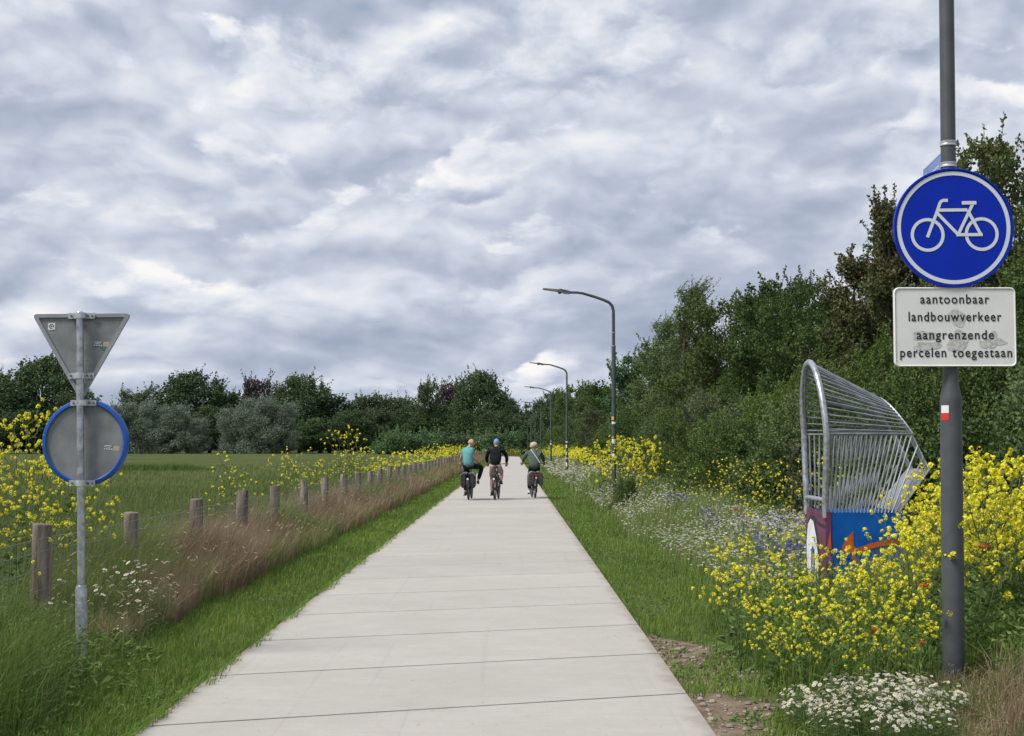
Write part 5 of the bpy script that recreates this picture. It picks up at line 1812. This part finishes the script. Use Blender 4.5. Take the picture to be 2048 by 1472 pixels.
# bush of mustard round the nearest lamp
for i in range(14):
    x, y = g.normal(3.0, 0.36), g.uniform(35.0, 40.5)
    if x < 2.45:
        x = 2.45 + abs(x - 2.45) * 0.4
    herb('mustard_plant', (MF if i % 2 else MS)[g.integers(4)], x, y, g.uniform(0.95, 1.16), g.uniform(0, 6.28), 'tall yellow mustard plant crowding the nearest street lamp', 'plant', 'mustard plants at the nearest street lamp')
# left: tall scattered plants at the fence behind the signs
for i in range(17):
    x, y = g.uniform(-5.0, -3.55), g.uniform(11.0, 14.6)
    if x > -0.30 * y - 0.02 + 0.1 or (abs(x + 3.78) < 0.15):
        x = -3.98 - g.uniform(0, 0.8)
    herb('mustard_plant', MT[g.integers(4)], x, y, g.uniform(0.74, 0.99), g.uniform(0, 6.28), 'tall loose mustard plant at the fence behind the round sign', 'plant', 'tall mustard plants behind the round sign')
for i in range(24):
    y = g.uniform(22, 52)
    x = g.uniform(-5.6, -4.1) if y > 27 else g.uniform(-5.0, -4.1)
    herb('mustard_plant', MS[g.integers(4)], x, y, g.uniform(0.6, 0.98), g.uniform(0, 6.28), 'yellow mustard plant scattered along the meadow side of the fence', 'plant', 'mustard plants along the meadow side of the fence')
for x, y, s_ in ((-4.45, 39, 1.38), (-4.85, 40.5, 1.30), (-4.15, 39.6, 1.22), (-4.6, 41.5, 1.25)):
    herb('mustard_plant', MS[int(x * -10) % 4], x, y, s_, y, 'tallest mustard bush rising over the fence before the dark wood', 'plant', 'tallest mustard bushes at the fence')

# distant yellow drifts: too far to count
def drift(name, label, spec, seed):
    gg = np.random.default_rng(seed)
    fl, st = Buf(), Buf()
    for x0, x1, y0, y1, h0, h1, n in spec:
        X, Y = gg.uniform(x0, x1, n), gg.uniform(y0, y1, n)
        Hh = gg.uniform(h0, h1, n) * (0.8 + 0.4 * vnoise(X * 0.8, Y * 0.25, 3))
        tip = blades(st, X, Y, Hh, 0.018, gg, gg.uniform(0, 1, n), 0.3, segs=1)
        m = gg.uniform(0, 1, n) < 0.8
        P = tip[m]
        petal_cluster(fl, P, gg, 0.07, 5, 0.06)
        P2 = tip[m][::2] - np.array((0, 0, 0.2)) + gg.normal(size=(len(tip[m][::2]), 3)) * 0.1
        petal_cluster(fl, P2, gg, 0.06, 4, 0.055)
    o = fl.obj(name, 'mustard_petal')
    tag(o, label, 'flowers', kind='stuff')
    s_ = st.obj('stems', 'grass_tall_green', o)
    return o


drift('flower_drift', 'distant band of yellow flowers between lamp posts and tree row', [(3.1, 4.6, 66, 82, 1.0, 1.45, 360), (2.9, 4.6, 82, 130, 0.9, 1.6, 800), (3.0, 5.0, 130, 210, 0.9, 1.5, 600)], 1)
drift('flower_drift', 'distant yellow flowers on the meadow side of the fence', [(-6.2, -4.2, 52, 110, 0.6, 1.3, 260), (-8.0, -4.4, 100, 180, 0.9, 1.6, 430), (-9, 3.5, 224, 240, 0.5, 1.1, 300)], 2)

# ------------------------------------------------------------------ daisies
def daisy_proto(seed, n, H, R0, hr, petals=10):
    g = np.random.default_rng(seed)
    st, fl, lf = Buf(), Buf(), Buf()
    for i in range(n):
        a, r = g.uniform(0, 6.28), R0 * math.sqrt(g.uniform(0, 1))
        top = np.array((r * math.cos(a) + 0.02, r * math.sin(a), H * (1 - 0.35 * (r / R0) ** 2) * g.uniform(0.78, 1.08)))
        b0 = np.array((r * 0.35 * math.cos(a), r * 0.35 * math.sin(a), 0))
        st.tube([b0, (b0 + top) / 2 + np.array((0.25 * r * math.cos(a), 0.25 * r * math.sin(a), 0)), top], (0.002, 0.0016, 0.0012), 3, False, g.uniform(0, 1))
        nrm = unit(np.array((math.cos(a) * 0.35 + g.normal() * 0.25, math.sin(a) * 0.35 - 0.25 + g.normal() * 0.25, 1.0)))
        T = unit(np.cross(nrm, np.array((1.0, 0.2, 0))))
        U = np.cross(nrm, T)
        s = hr * g.uniform(0.8, 1.15)
        dr = g.uniform(-0.25, 0.15)
        V = []
        for k_ in range(petals):
            t = k_ * 2 * math.pi / petals
            d1, d2, d3 = [math.cos(t + e) * T + math.sin(t + e) * U for e in (-0.24, 0, 0.24)]
            V += [top + d2 * s * 0.28, top + d1 * s * 0.85 + nrm * s * dr * 0.8, top + d2 * s + nrm * s * dr, top + d3 * s * 0.85 + nrm * s * dr * 0.8]
        fl.add(V, np.arange(petals)[:, None] * 4 + np.array([0, 1, 2, 3]), g.uniform(0, 1, petals), 0)
        V = [top + nrm * s * 0.26] + [top + (math.cos(t) * T + math.sin(t) * U) * s * 0.36 + nrm * 0.002 for t in np.linspace(0, 6.283, 7)[:-1]]
        fl.add(V, [(0, 1 + k_, 1 + (k_ + 1) % 6) for k_ in range(6)], 0.5, 1)
    m = n * 9
    a, r = g.uniform(0, 6.28, m), R0 * 0.95 * np.sqrt(g.uniform(0, 1, m))
    P = np.stack([r * np.cos(a), r * np.sin(a), g.uniform(0.02, 0.78, m) * H * (1 - 0.3 * (r / R0) ** 2)], 1)
    leaves(lf, P, g.normal(size=(m, 3)) + np.array((0, 0, 0.5)), g.uniform(0.03, 0.075, m), g.uniform(0.005, 0.011, m), g, g.uniform(0, 1, m))
    return st.mesh('stem', ('plant_stem',)), lf.mesh('leaves', ('plant_leaf',)), fl.mesh('flower_heads', ('white_petal', 'daisy_eye'))


DZ = [daisy_proto(200 + i, 66, 0.33, 0.20, 0.0160) for i in range(4)]
OX = [daisy_proto(220 + i, 15, 0.62, 0.17, 0.0210, 12) for i in range(3)]
DN = ('stem', 'leaves', 'flower_heads')
g = np.random.default_rng(31)
for x, y, s_ in ((1.66, 8.35, 0.82), (1.80, 8.15, 0.9), (1.98, 8.05, 0.95), (2.15, 8.15, 1.0), (2.30, 8.30, 1.0), (1.84, 8.52, 0.95), (2.02, 8.42, 1.05), (2.20, 8.55, 1.05), (2.38, 8.7, 1.0), (2.02, 8.78, 0.95), (2.20, 8.92, 0.95), (2.48, 8.45, 0.9), (1.70, 8.70, 0.75), (2.55, 8.62, 0.85), (2.5, 8.95, 0.85), (1.74, 7.95, 0.85), (2.05, 7.8, 0.9), (2.3, 7.95, 0.9)):
    herb('chamomile_plant', DZ[g.integers(4)], x * 0.985, y - 0.26, s_ * 0.88, g.uniform(0, 6.28), 'low chamomile plant full of small white daisies below the mustard clump', 'plant', 'chamomile plants below the mustard clump', DN)
for x, y, s_ in ((-2.98, 11.6, 1.0), (-3.10, 11.9, 1.08), (-3.22, 11.4, 1.0), (-3.02, 12.25, 1.0), (-3.35, 12.2, 1.1), (-2.86, 11.25, 0.62), (-2.95, 10.9, 0.5), (-3.5, 11.2, 0.9), (-3.72, 10.6, 0.75), (-3.65, 10.2, 0.6)):
    herb('oxeye_daisy', OX[g.integers(3)], x, y, s_, g.uniform(0, 6.28), 'taller white daisy plant beside the slim sign post', 'plant', 'white daisies beside the sign post', DN)
for i in range(9):
    herb('chamomile_plant', DZ[g.integers(4)], g.uniform(2.55, 2.95), g.uniform(66, 72), g.uniform(1.2, 1.7), g.uniform(0, 6), 'white flowering plant at the foot of the second street lamp', 'plant', 'white flowers at the second street lamp', DN)

# ------------------------------------------------------------------ poppies and cornflowers
def poppy_proto(seed):
    g = np.random.default_rng(seed)
    st, fl = Buf(), Buf()
    top = np.array((0.05, 0.0, 0.62))
    st.tube([(0, 0, 0), (0.01, 0.02, 0.3), top], (0.003, 0.0022, 0.0016), 4, False, 0.5)
    for k_ in range(5):
        a = k_ * 1.2566 + g.uniform(-0.2, 0.2)
        d = np.array((math.cos(a), math.sin(a), 0.45))
        sd = np.array((-math.sin(a), math.cos(a), 0))
        s = 0.036
        V = [top, top + d * s * 0.6 + sd * s * 0.55, top + d * s * 1.15 + sd * s * 0.3, top + d * s * 1.2 - sd * s * 0.3 + np.array((0, 0, 0.006)), top + d * s * 0.6 - sd * s * 0.6]
        fl.add(V, [(0, 1, 2, 3, 4)], g.uniform(0, 1))
    return st.mesh('stem', ('plant_stem',)), fl.mesh('petals', ('poppy_petal',))


PO = [poppy_proto(i) for i in range(3)]
for i, (x, y, s_, lb) in enumerate(((3.24, 20.2, 1.0, 'darkest red poppy among white flowers on the verge'), (3.36, 21.6, 1.05, 'red poppy beside the blue cornflowers on the verge'), (2.98, 17.3, 0.95, 'orange-red poppy low among the white flowers'),
                                    (3.35, 15.0, 0.9, 'red poppy near the blue cornflowers left of the painted box'), (3.75, 18.2, 1.0, 'red poppy in the wildflowers before the shrubs'), (2.80, 9.9, 1.05, 'red poppy close beside the grey mast'),
                                    (3.10, 9.85, 0.62, 'small red poppy just behind the foot of the grey mast'), (3.30, 10.0, 1.45, 'red poppy among mustard flowers beyond the grey mast'), (2.35, 9.2, 0.70, 'half-hidden red poppy under the mustard flowers'), (2.62, 9.1, 0.6, 'tiny red poppy low under the mustard near the mast'))):
    o = empty('poppy', (x, y, 0), i * 1.1)
    o.scale = (s_, s_, s_)
    tag(o, lb, 'flower', 'red poppies in the wildflowers')
    for nm, me in zip(('stem', 'petals'), PO[i % 3]):
        put(nm, me, o)


def cornflower_proto(seed):
    g = np.random.default_rng(seed)
    st, fl = Buf(), Buf()
    P = []
    for i in range(9):
        a, r = g.uniform(0, 6.28), g.uniform(0.02, 0.2)
        top = np.array((r * math.cos(a), r * math.sin(a), g.uniform(0.5, 0.72)))
        st.tube([(r * 0.2 * math.cos(a), r * 0.2 * math.sin(a), 0), top * np.array((0.7, 0.7, 0.5)), top], (0.0025, 0.002, 0.0015), 3, False, g.uniform(0, 1))
        P.append(top)
    petal_cluster(fl, np.array(P), g, 0.026, 9, 0.025)
    return st.mesh('stem', ('plant_stem',)), fl.mesh('blossoms', ('blue_petal',))


CO = [cornflower_proto(i + 50) for i in range(3)]
g = np.random.default_rng(8)
for i in range(36):
    c = ((3.5, 24.5), (3.4, 20.5), (2.85, 14.6), (3.0, 16.2), (3.6, 18.5), (3.3, 28))[i % 6]
    herb('cornflower_plant', CO[i % 3], c[0] + g.normal() * 0.22, c[1] + g.normal() * 0.7, g.uniform(0.7, 1.0), g.uniform(0, 6), 'blue cornflower plant among the white wildflowers on the verge', 'plant', 'blue cornflowers on the verge', ('stem', 'blossoms'))

# ================================================================== grasses and ground cover
# short mown verge grass, both sides of the path
def spread(n, y0, y1, g, p=2.0):
    """Depths between y0 and y1, denser near the camera."""
    u = g.uniform(0, 1, n)
    return (y0 ** (1 - p) + u * (y1 ** (1 - p) - y0 ** (1 - p))) ** (1 / (1 - p))


g = np.random.default_rng(41)
b = Buf()
n = 105000
Y = spread(n, 6.5, 230, g, 1.75)
left = g.uniform(0, 1, n) < 0.48
X = np.where(left, PL - 1.35 * g.uniform(0, 1, n) ** 1.0, PR + (1.75 + 0.5 * (vnoise(Y * 0.5, Y * 0, 2) - 0.5)) * g.uniform(0, 1, n))
# ragged edge: a few tufts over the left kerb, thinned on the stony strip
X = np.where(left, X + 0.06 * vnoise(Y * 3.2, Y * 0, 9) ** 2, X + 0.01)
wst = 0.66 * np.sin(np.pi * np.clip((Y - 6) / 6.3 * 0.9 + 0.1, 0, 1)) ** 0.7 + 0.06
stony = (~left) & (Y < 12.1) & (X < PR + wst)
keep = ~(stony & (vnoise(X * 3.0, Y * 1.6, 4) < 0.58))
X, Y, left = X[keep], Y[keep], left[keep]
n = len(X)
tone = vnoise(X * 1.6, Y * 0.7, 12) * 0.55 + 0.4 * g.uniform(0, 1, n)
tone = np.where(g.uniform(0, 1, n) < 0.05, 1.0, np.clip(tone, 0, 0.92))
Hh = (0.045 + 0.075 * vnoise(X * 2.2, Y * 1.1, 6)) * g.uniform(0.6, 1.35, n) * np.where(left, 1.0, 0.85)
Wd = 0.0055 * np.maximum(1.0, Y / 13)
blades(b, X, Y, Hh, Wd, g, tone, 0.8, (0.1, -0.05), 0.012, segs=2)
# tufts hanging over the left edge of the concrete
m = 4200
Yt = spread(m, 7, 90, g, 1.6)
Xt = PL - 0.05 + (0.24 + 0.25 * np.clip((9.2 - Yt) / 1.2, 0, 1)) * np.clip(vnoise(Yt * 2.3, Yt * 0, 21) * 0.6 + vnoise(Yt * 7.0, Yt * 0, 22) * 0.5 - 0.3, 0, 1) * g.uniform(0, 1, m)
blades(b, Xt, Yt, g.uniform(0.05, 0.11, m), 0.006 * np.maximum(1, Yt / 13), g, np.clip(g.uniform(0, 0.98, m), 0, 1), 0.7, (0.55, 0.0), 0.03, segs=2)
tag(b.obj('verge_grass', 'grass_short'), 'short green mown grass beside the concrete path', 'grass', kind='stuff')

# clover-like low leaves in the verge
b = Buf()
m = 16000
Yc = spread(m, 6.8, 40, g, 1.9)
Xc = np.where(g.uniform(0, 1, m) < 0.5, PL - 1.25 * g.uniform(0, 1, m), PR + 0.05 + 1.7 * g.uniform(0, 1, m))
ok = vnoise(Xc * 2.6, Yc * 1.2, 33) > 0.52
Xc, Yc = Xc[ok], Yc[ok]
m = len(Xc)
leaves(b, np.stack([Xc, Yc, g.uniform(0.015, 0.06, m)], 1), g.normal(size=(m, 3)) * np.array((1, 1, 0.35)) + np.array((0, 0, 0.15)), g.uniform(0.02, 0.045, m), g.uniform(0.012, 0.026, m), g, g.uniform(0, 1, m))
tag(b.obj('verge_herbs', 'plant_leaf'), 'low green herbs scattered through the verge grass', 'herbs', kind='stuff')

# tall dry and green grass along the fence
b, bg_, sh_ = Buf(), Buf(), Buf()
n = 70000
Y = spread(n, 10.9, 226, g, 1.7)
X = -3.02 - 1.15 * g.uniform(0, 1, n) ** 0.9 - 0.10 * (vnoise(Y * 0.9, Y * 0, 15) - 0.5)
patch = vnoise(X * 1.1 + 7, Y * 0.42, 19) * 0.65 + vnoise(X * 3.0, Y * 1.3, 23) * 0.35
front = np.clip((X + 4.15) / 1.1, 0, 1)
dry = (patch + 0.10 * front + g.normal(size=n) * 0.09) > (0.44 + 0.30 * np.clip((13.8 - Y) / 1.5, 0, 1))
hh = (0.34 + 0.42 * (1 - front) + 0.28 * vnoise(X * 1.7, Y * 0.6, 29)) * g.uniform(0.55, 1.12, n)
near = Y < 11.7
hh = np.where(near, hh * 0.75, hh)
wd = 0.0050 * np.maximum(1, Y / 15)
tn = np.clip(0.5 * vnoise(X * 2.4, Y * 0.9, 35) + 0.5 * g.uniform(0, 1, n) - 0.15 * front, 0, 0.92)
tn = np.where(g.uniform(0, 1, n) < 0.05, 1.0, tn)
t1 = blades(b, X[dry], Y[dry], hh[dry], wd[dry], g, tn[dry], 0.55, (0.16, 0.0), 0.0)
t2 = blades(bg_, X[~dry], Y[~dry], hh[~dry], wd[~dry] * 1.15, g, tn[~dry], 0.5, (0.14, 0.0), 0.0)
tag(b.obj('dry_grass', 'grass_dry'), 'tall dry brown grass along the wire fence', 'grass', kind='stuff')
tag(bg_.obj('tall_grass', 'grass_tall_green'), 'tall green grass mixed in along the wire fence', 'grass', kind='stuff')
# pale nodding seed heads
tt = np.concatenate([t1, t2])
tt = tt[(tt[:, 1] < 55)]
tt = tt[g.choice(len(tt), 900, replace=False)]
m = len(tt)
ln = g.uniform(0.06, 0.11, m)
D = np.stack([g.uniform(0.2, 1.0, m), g.normal(size=m) * 0.5, g.uniform(-0.7, 1.0, m)], 1)
ln *= 0.75
leaves(sh_, tt, D, ln, 0.009 * np.maximum(1, tt[:, 1] / 16), g, np.clip(g.uniform(0.6, 1.1, m), 0, 1), 0.10)
tag(sh_.obj('seed_heads', 'grass_dry'), 'pale nodding seed heads above the tall grass', 'grass', kind='stuff')

# weeds at the foot of the left signs
b = Buf()
n = 30000
Y = g.uniform(7.6, 12.2, n)
X = -2.55 - 2.2 * g.uniform(0, 1, n) ** 0.85 - 0.30 * (Y - 8) / 4
edge = np.clip((-2.45 - X) / 0.5, 0.2, 1)
pxw = 1024 + X / Y * 2844
far_w = np.where(Y > 9.9, 0.65, 1.0) * np.where(pxw > 260, 0.6, 1.0) * np.where((pxw > 120) & (pxw < 270) & (Y < 10.6), 0.45, 1.0)
hh = (0.07 + (0.24 + 0.34 * np.clip((150 - pxw) / 130, 0, 1)) * far_w * edge * (0.55 + 0.9 * vnoise(X * 1.8, Y * 1.5, 44))) * g.uniform(0.5, 1.25, n)
tn = np.clip(0.55 * vnoise(X * 2.2, Y * 2.0, 47) + 0.45 * g.uniform(0, 1, n), 0, 0.92)
tn = np.where(g.uniform(0, 1, n) < 0.02, 1.0, tn)
tp = blades(b, X, Y, hh, 0.0048, g, tn, 0.95, (0.12, 0.0), 0.0)
m = 26000
k_ = g.integers(0, n, m)
u = g.uniform(0.25, 0.98, m)[:, None]
P = np.stack([X[k_], Y[k_], np.zeros(m)], 1) * (1 - u) + tp[k_] * u
leaves(b, P, g.normal(size=(m, 3)) + np.array((0, 0, 0.3)), g.uniform(0.02, 0.05, m), g.uniform(0.006, 0.014, m), g, np.clip(tn[k_] + g.normal(size=m) * 0.12, 0, 0.92))
m = 3600
Yb, Xb = g.uniform(7.6, 10.6, m), g.uniform(-4.6, -2.55, m)
zb = g.uniform(0.03, 0.30, m) * np.clip((-2.35 - Xb) / 0.6, 0.25, 1)
leaves(b, np.stack([Xb, Yb, zb], 1), g.normal(size=(m, 3)) * np.array((1, 1, 0.5)) + np.array((0, 0, 0.35)), g.uniform(0.04, 0.10, m), g.uniform(0.014, 0.034, m), g, np.clip(vnoise(Xb * 3, Yb * 3, 48) * 0.9, 0, 0.92))
m = 420
blades(b, g.uniform(-4.4, -2.6, m), g.uniform(7.7, 10.8, m), g.uniform(0.25, 0.62, m), 0.0042, g, np.where(g.uniform(0, 1, m) < 0.6, 1.0, 0.7), 1.0, (0.15, 0.0), 0.0)
tag(b.obj('weeds', 'grass_weed'), 'tangle of green weeds around the foot of the slim sign post', 'weeds', kind='stuff')

# grass of the meadow nearest the fence
b = Buf()
n = 90000
Y = spread(n, 12.5, 120, g, 1.9)
X = -4.15 - (0.36 * Y * 1.06 - 4.0) * g.uniform(0, 1, n) ** 1.15
ok = X < -4.1
X, Y = X[ok], Y[ok]
n = len(X)
tn = np.clip(0.6 * vnoise(X * 0.35, Y * 0.12, 51) + 0.4 * g.uniform(0, 1, n), 0, 0.92)
tn = np.where(g.uniform(0, 1, n) < 0.06, 1.0, tn)
blades(b, X, Y, (0.12 + 0.16 * vnoise(X * 0.5, Y * 0.2, 55)) * g.uniform(0.6, 1.3, n), 0.007 * np.maximum(1, Y / 18), g, tn, 0.6, (0.12, 0.0), 0.0, segs=2)
tag(b.obj('meadow_grass', 'grass_meadow'), 'green grass of the flat meadow behind the fence', 'grass', kind='stuff')
# dark rushes along the ditch in the meadow
b = Buf()
n = 5200
X = g.uniform(-32, -20.5, n)
Y = 97 + g.normal(size=n) * 1.1 + (X + 26) * 0.12
blades(b, X, Y, g.uniform(0.15, 0.55, n) * np.clip((-20.4 - X) / 2.0, 0.25, 1), 0.05, g, g.uniform(0, 0.5, n), 0.5, segs=1)
tag(b.obj('rushes', 'grass_weed'), 'dark strip of rushes along the ditch in the meadow', 'rushes', kind='stuff')

# wildflower strip on the right: stems, leaves and small white heads past counting
st, wf, cf, bf, yf = Buf(), Buf(), Buf(), Buf(), Buf()
n = 52000
Y = spread(n, 11.5, 210, g, 1.75)
inner = 2.22 + 0.30 * (vnoise(Y * 0.45, Y * 0, 61) - 0.5) + np.clip((13.5 - Y) * 0.10, -0.1, 0.3)
X = inner + (5.6 - inner) * g.uniform(0, 1, n) ** 0.95
ok = ~((X > 2.88) & (X < 3.75) & (Y > 13.3) & (Y < 14.4))
X, Y, inner = X[ok], Y[ok], inner[ok]
n = len(X)
hh = (0.26 + 0.46 * np.clip((X - inner) / 0.8, 0, 1)) * (0.7 + 0.6 * vnoise(X * 1.5, Y * 0.6, 65)) * g.uniform(0.6, 1.2, n)
tn = np.clip(0.5 * vnoise(X * 1.3, Y * 0.5, 67) + 0.5 * g.uniform(0, 1, n), 0, 0.92)
tn = np.where(g.uniform(0, 1, n) < 0.10, 1.0, tn)
tip = blades(st, X, Y, hh, 0.0050 * np.maximum(1, Y / 15), g, tn, 0.45, (0.14, 0.0), 0.0)
m = 30000
k_ = g.integers(0, n, m)
u = g.uniform(0.15, 0.9, m)[:, None]
P = np.stack([X[k_], Y[k_], np.zeros(m)], 1) * (1 - u) + tip[k_] * u
leaves(st, P, g.normal(size=(m, 3)) + np.array((0, 0, 0.3)), g.uniform(0.025, 0.06, m) * np.maximum(1, Y[k_] / 25), g.uniform(0.007, 0.016, m) * np.maximum(1, Y[k_] / 25), g, np.clip(tn[k_], 0, 0.92))
tag(st.obj('wildflower_stems', 'grass_tall_green'), 'green stems and leaves of the wildflower strip on the right verge', 'wildflowers', kind='stuff')
white = (vnoise(X * 0.8, Y * 0.28, 71) + g.normal(size=n) * 0.10 + 0.22 * np.clip((3.6 - X), -1, 1)) > 0.64
pick = white & (g.uniform(0, 1, n) < 0.42) & (Y < 110) & ~((X > 2.3) & (Y < 13.4))
sz = np.maximum(1, Y[pick] / 22)
P = tip[pick]
half = g.uniform(0, 1, len(P)) < 0.45
for sel, bb in ((half, wf), (~half, cf)):
    Q, s_ = P[sel], sz[sel]
    k5 = 5
    m = len(Q)
    a = np.tile(np.arange(k5) * 2 * math.pi / k5, m) + np.repeat(g.uniform(0, 6, m), k5)
    D = np.stack([np.cos(a), np.sin(a), g.uniform(-0.1, 0.5, m * k5)], 1)
    leaves(bb, np.repeat(Q, k5, 0), D, 0.019 * np.repeat(s_, k5), 0.015 * np.repeat(s_, k5), g, g.uniform(0, 1, m * k5))
tag(wf.obj('white_flowers', 'white_petal'), 'countless small white flowers on the right verge', 'wildflowers', kind='stuff')
tag(cf.obj('cream_flowers', 'cream_petal'), 'countless faded cream flowers on the right verge', 'wildflowers', kind='stuff')
sel = (g.uniform(0, 1, n) < 0.012) & (Y < 60) & (X > 3.0)
petal_cluster(yf, tip[sel] + np.array((0, 0, 0.05)), g, 0.025, 6, 0.022)
tag(yf.obj('yellow_flowers', 'mustard_petal'), 'scattered single yellow flowers in the wildflower strip', 'wildflowers', kind='stuff')

# dry fluffy grass in the near right corner
b = Buf()
n = 12000
X, Y = g.uniform(2.35, 4.2, n), g.uniform(7.5, 9.9, n)
ok = (X > 2.45 + 0.25 * np.sin(Y * 3)) & (((X - MX) ** 2 + (Y - MY) ** 2) > 0.0081) & (Y < 9.25 + 0.2 * np.sin(X * 5) + 0.25 * (X - 3))
X, Y = X[ok], Y[ok]
n = len(X)
tn = np.clip(0.5 * vnoise(X * 2.4, Y * 2.2, 85) + 0.5 * g.uniform(0, 1, n), 0, 0.95)
pm = 1024 + X / Y * 2844
hh = (0.14 + 0.30 * vnoise(X * 1.7, Y * 1.7, 83)) * g.uniform(0.4, 1.25, n) * np.where((pm > 1840) & (pm < 1975), 0.5, 1.0)
gr = (vnoise(X * 3.1, Y * 3.1, 87) + g.normal(size=n) * 0.15) > 0.55
tp = blades(b, X, Y, hh, 0.0042, g, tn, 0.95, (0.10, 0.0), 0.0)
b.mi[-1][gr] = 1
b.mi[-2][gr] = 1
m = 9000
k_ = g.integers(0, n, m)
u = g.uniform(0.35, 1.0, m)[:, None]
P = np.stack([X[k_], Y[k_], np.zeros(m)], 1) * (1 - u) + tp[k_] * u
leaves(b, P, g.normal(size=(m, 3)) + np.array((0.2, 0, 0.5)), g.uniform(0.012, 0.03, m), 0.005, g, g.uniform(0.2, 1, m))
tag(b.obj('dry_grass', ('grass_dry', 'grass_tall_green')), 'fluffy dry grass at the foot of the grey mast', 'grass', kind='stuff')
b = Buf()
n = 9000
X, Y = g.uniform(1.7, 4.6, n), g.uniform(8.6, 12.8, n)
ok = (((X - MX) ** 2 + (Y - MY) ** 2) > 0.0081)
X, Y = X[ok], Y[ok]
n = len(X)
pm = 1024 + X / Y * 2844
hm = np.where((pm > 1830) & (pm < 1985) & (Y < 9.5), 0.35, 1.0)
blades(b, X, Y, g.uniform(0.15, 0.55, n) * hm, 0.0055, g, g.uniform(0, 0.95, n), 0.6, (0.1, 0), 0.0)
m = 14000
P = np.stack([g.uniform(1.75, 4.6, m), g.uniform(8.7, 12.8, m), g.uniform(0.03, 0.55, m)], 1)
pm = 1024 + P[:, 0] / P[:, 1] * 2844
P = P[(((P[:, 0] - MX) ** 2 + (P[:, 1] - MY) ** 2) > 0.01) & ~((pm > 1840) & (pm < 1975) & (P[:, 1] < 9.55) & (P[:, 2] > 0.12))]
m = len(P)
leaves(b, P, g.normal(size=(m, 3)), g.uniform(0.03, 0.08, m), g.uniform(0.012, 0.03, m), g, g.uniform(0, 0.9, m))
tag(b.obj('undergrowth', 'grass_weed'), 'green undergrowth beneath the mustard clump', 'undergrowth', kind='stuff')

# stones on the bare strip
b = Buf()
m = 900
X = PR + 0.03 + 0.95 * g.uniform(0, 1, m) ** 1.1
Y = g.uniform(6.8, 11.8, m)
for x, y in zip(X, Y):
    r = 0.006 + 0.020 * g.uniform(0, 1) ** 3
    Rm = np.array(Matrix.Rotation(g.uniform(0, 3.14), 3, 'Z'))
    b.ell((x, y, 0.018 + r * 0.25), (r * g.uniform(0.8, 1.4), r, r * 0.6), u=6, v=4, rot=Rm)
tag(b.obj('gravel', 'pebble'), 'loose small stones on the bare strip beside the path', 'gravel', kind='stuff')
# sparse low weeds on the stony strip
b = Buf()
m = 2500
X, Y = PR + 0.03 + 1.0 * g.uniform(0, 1, m), g.uniform(6.8, 12, m)
ok = vnoise(X * 4, Y * 2.5, 91) > 0.62
X, Y = X[ok], Y[ok]
m = len(X)
leaves(b, np.stack([X, Y, np.full(m, 0.02)], 1), g.normal(size=(m, 3)) * np.array((1, 1, 0.3)) + np.array((0, 0, 0.4)), g.uniform(0.02, 0.06, m), g.uniform(0.008, 0.02, m), g, g.uniform(0, 1, m))
tag(b.obj('stony_weeds', 'grass_short'), 'sparse low weeds between the stones of the bare strip', 'weeds', kind='stuff')
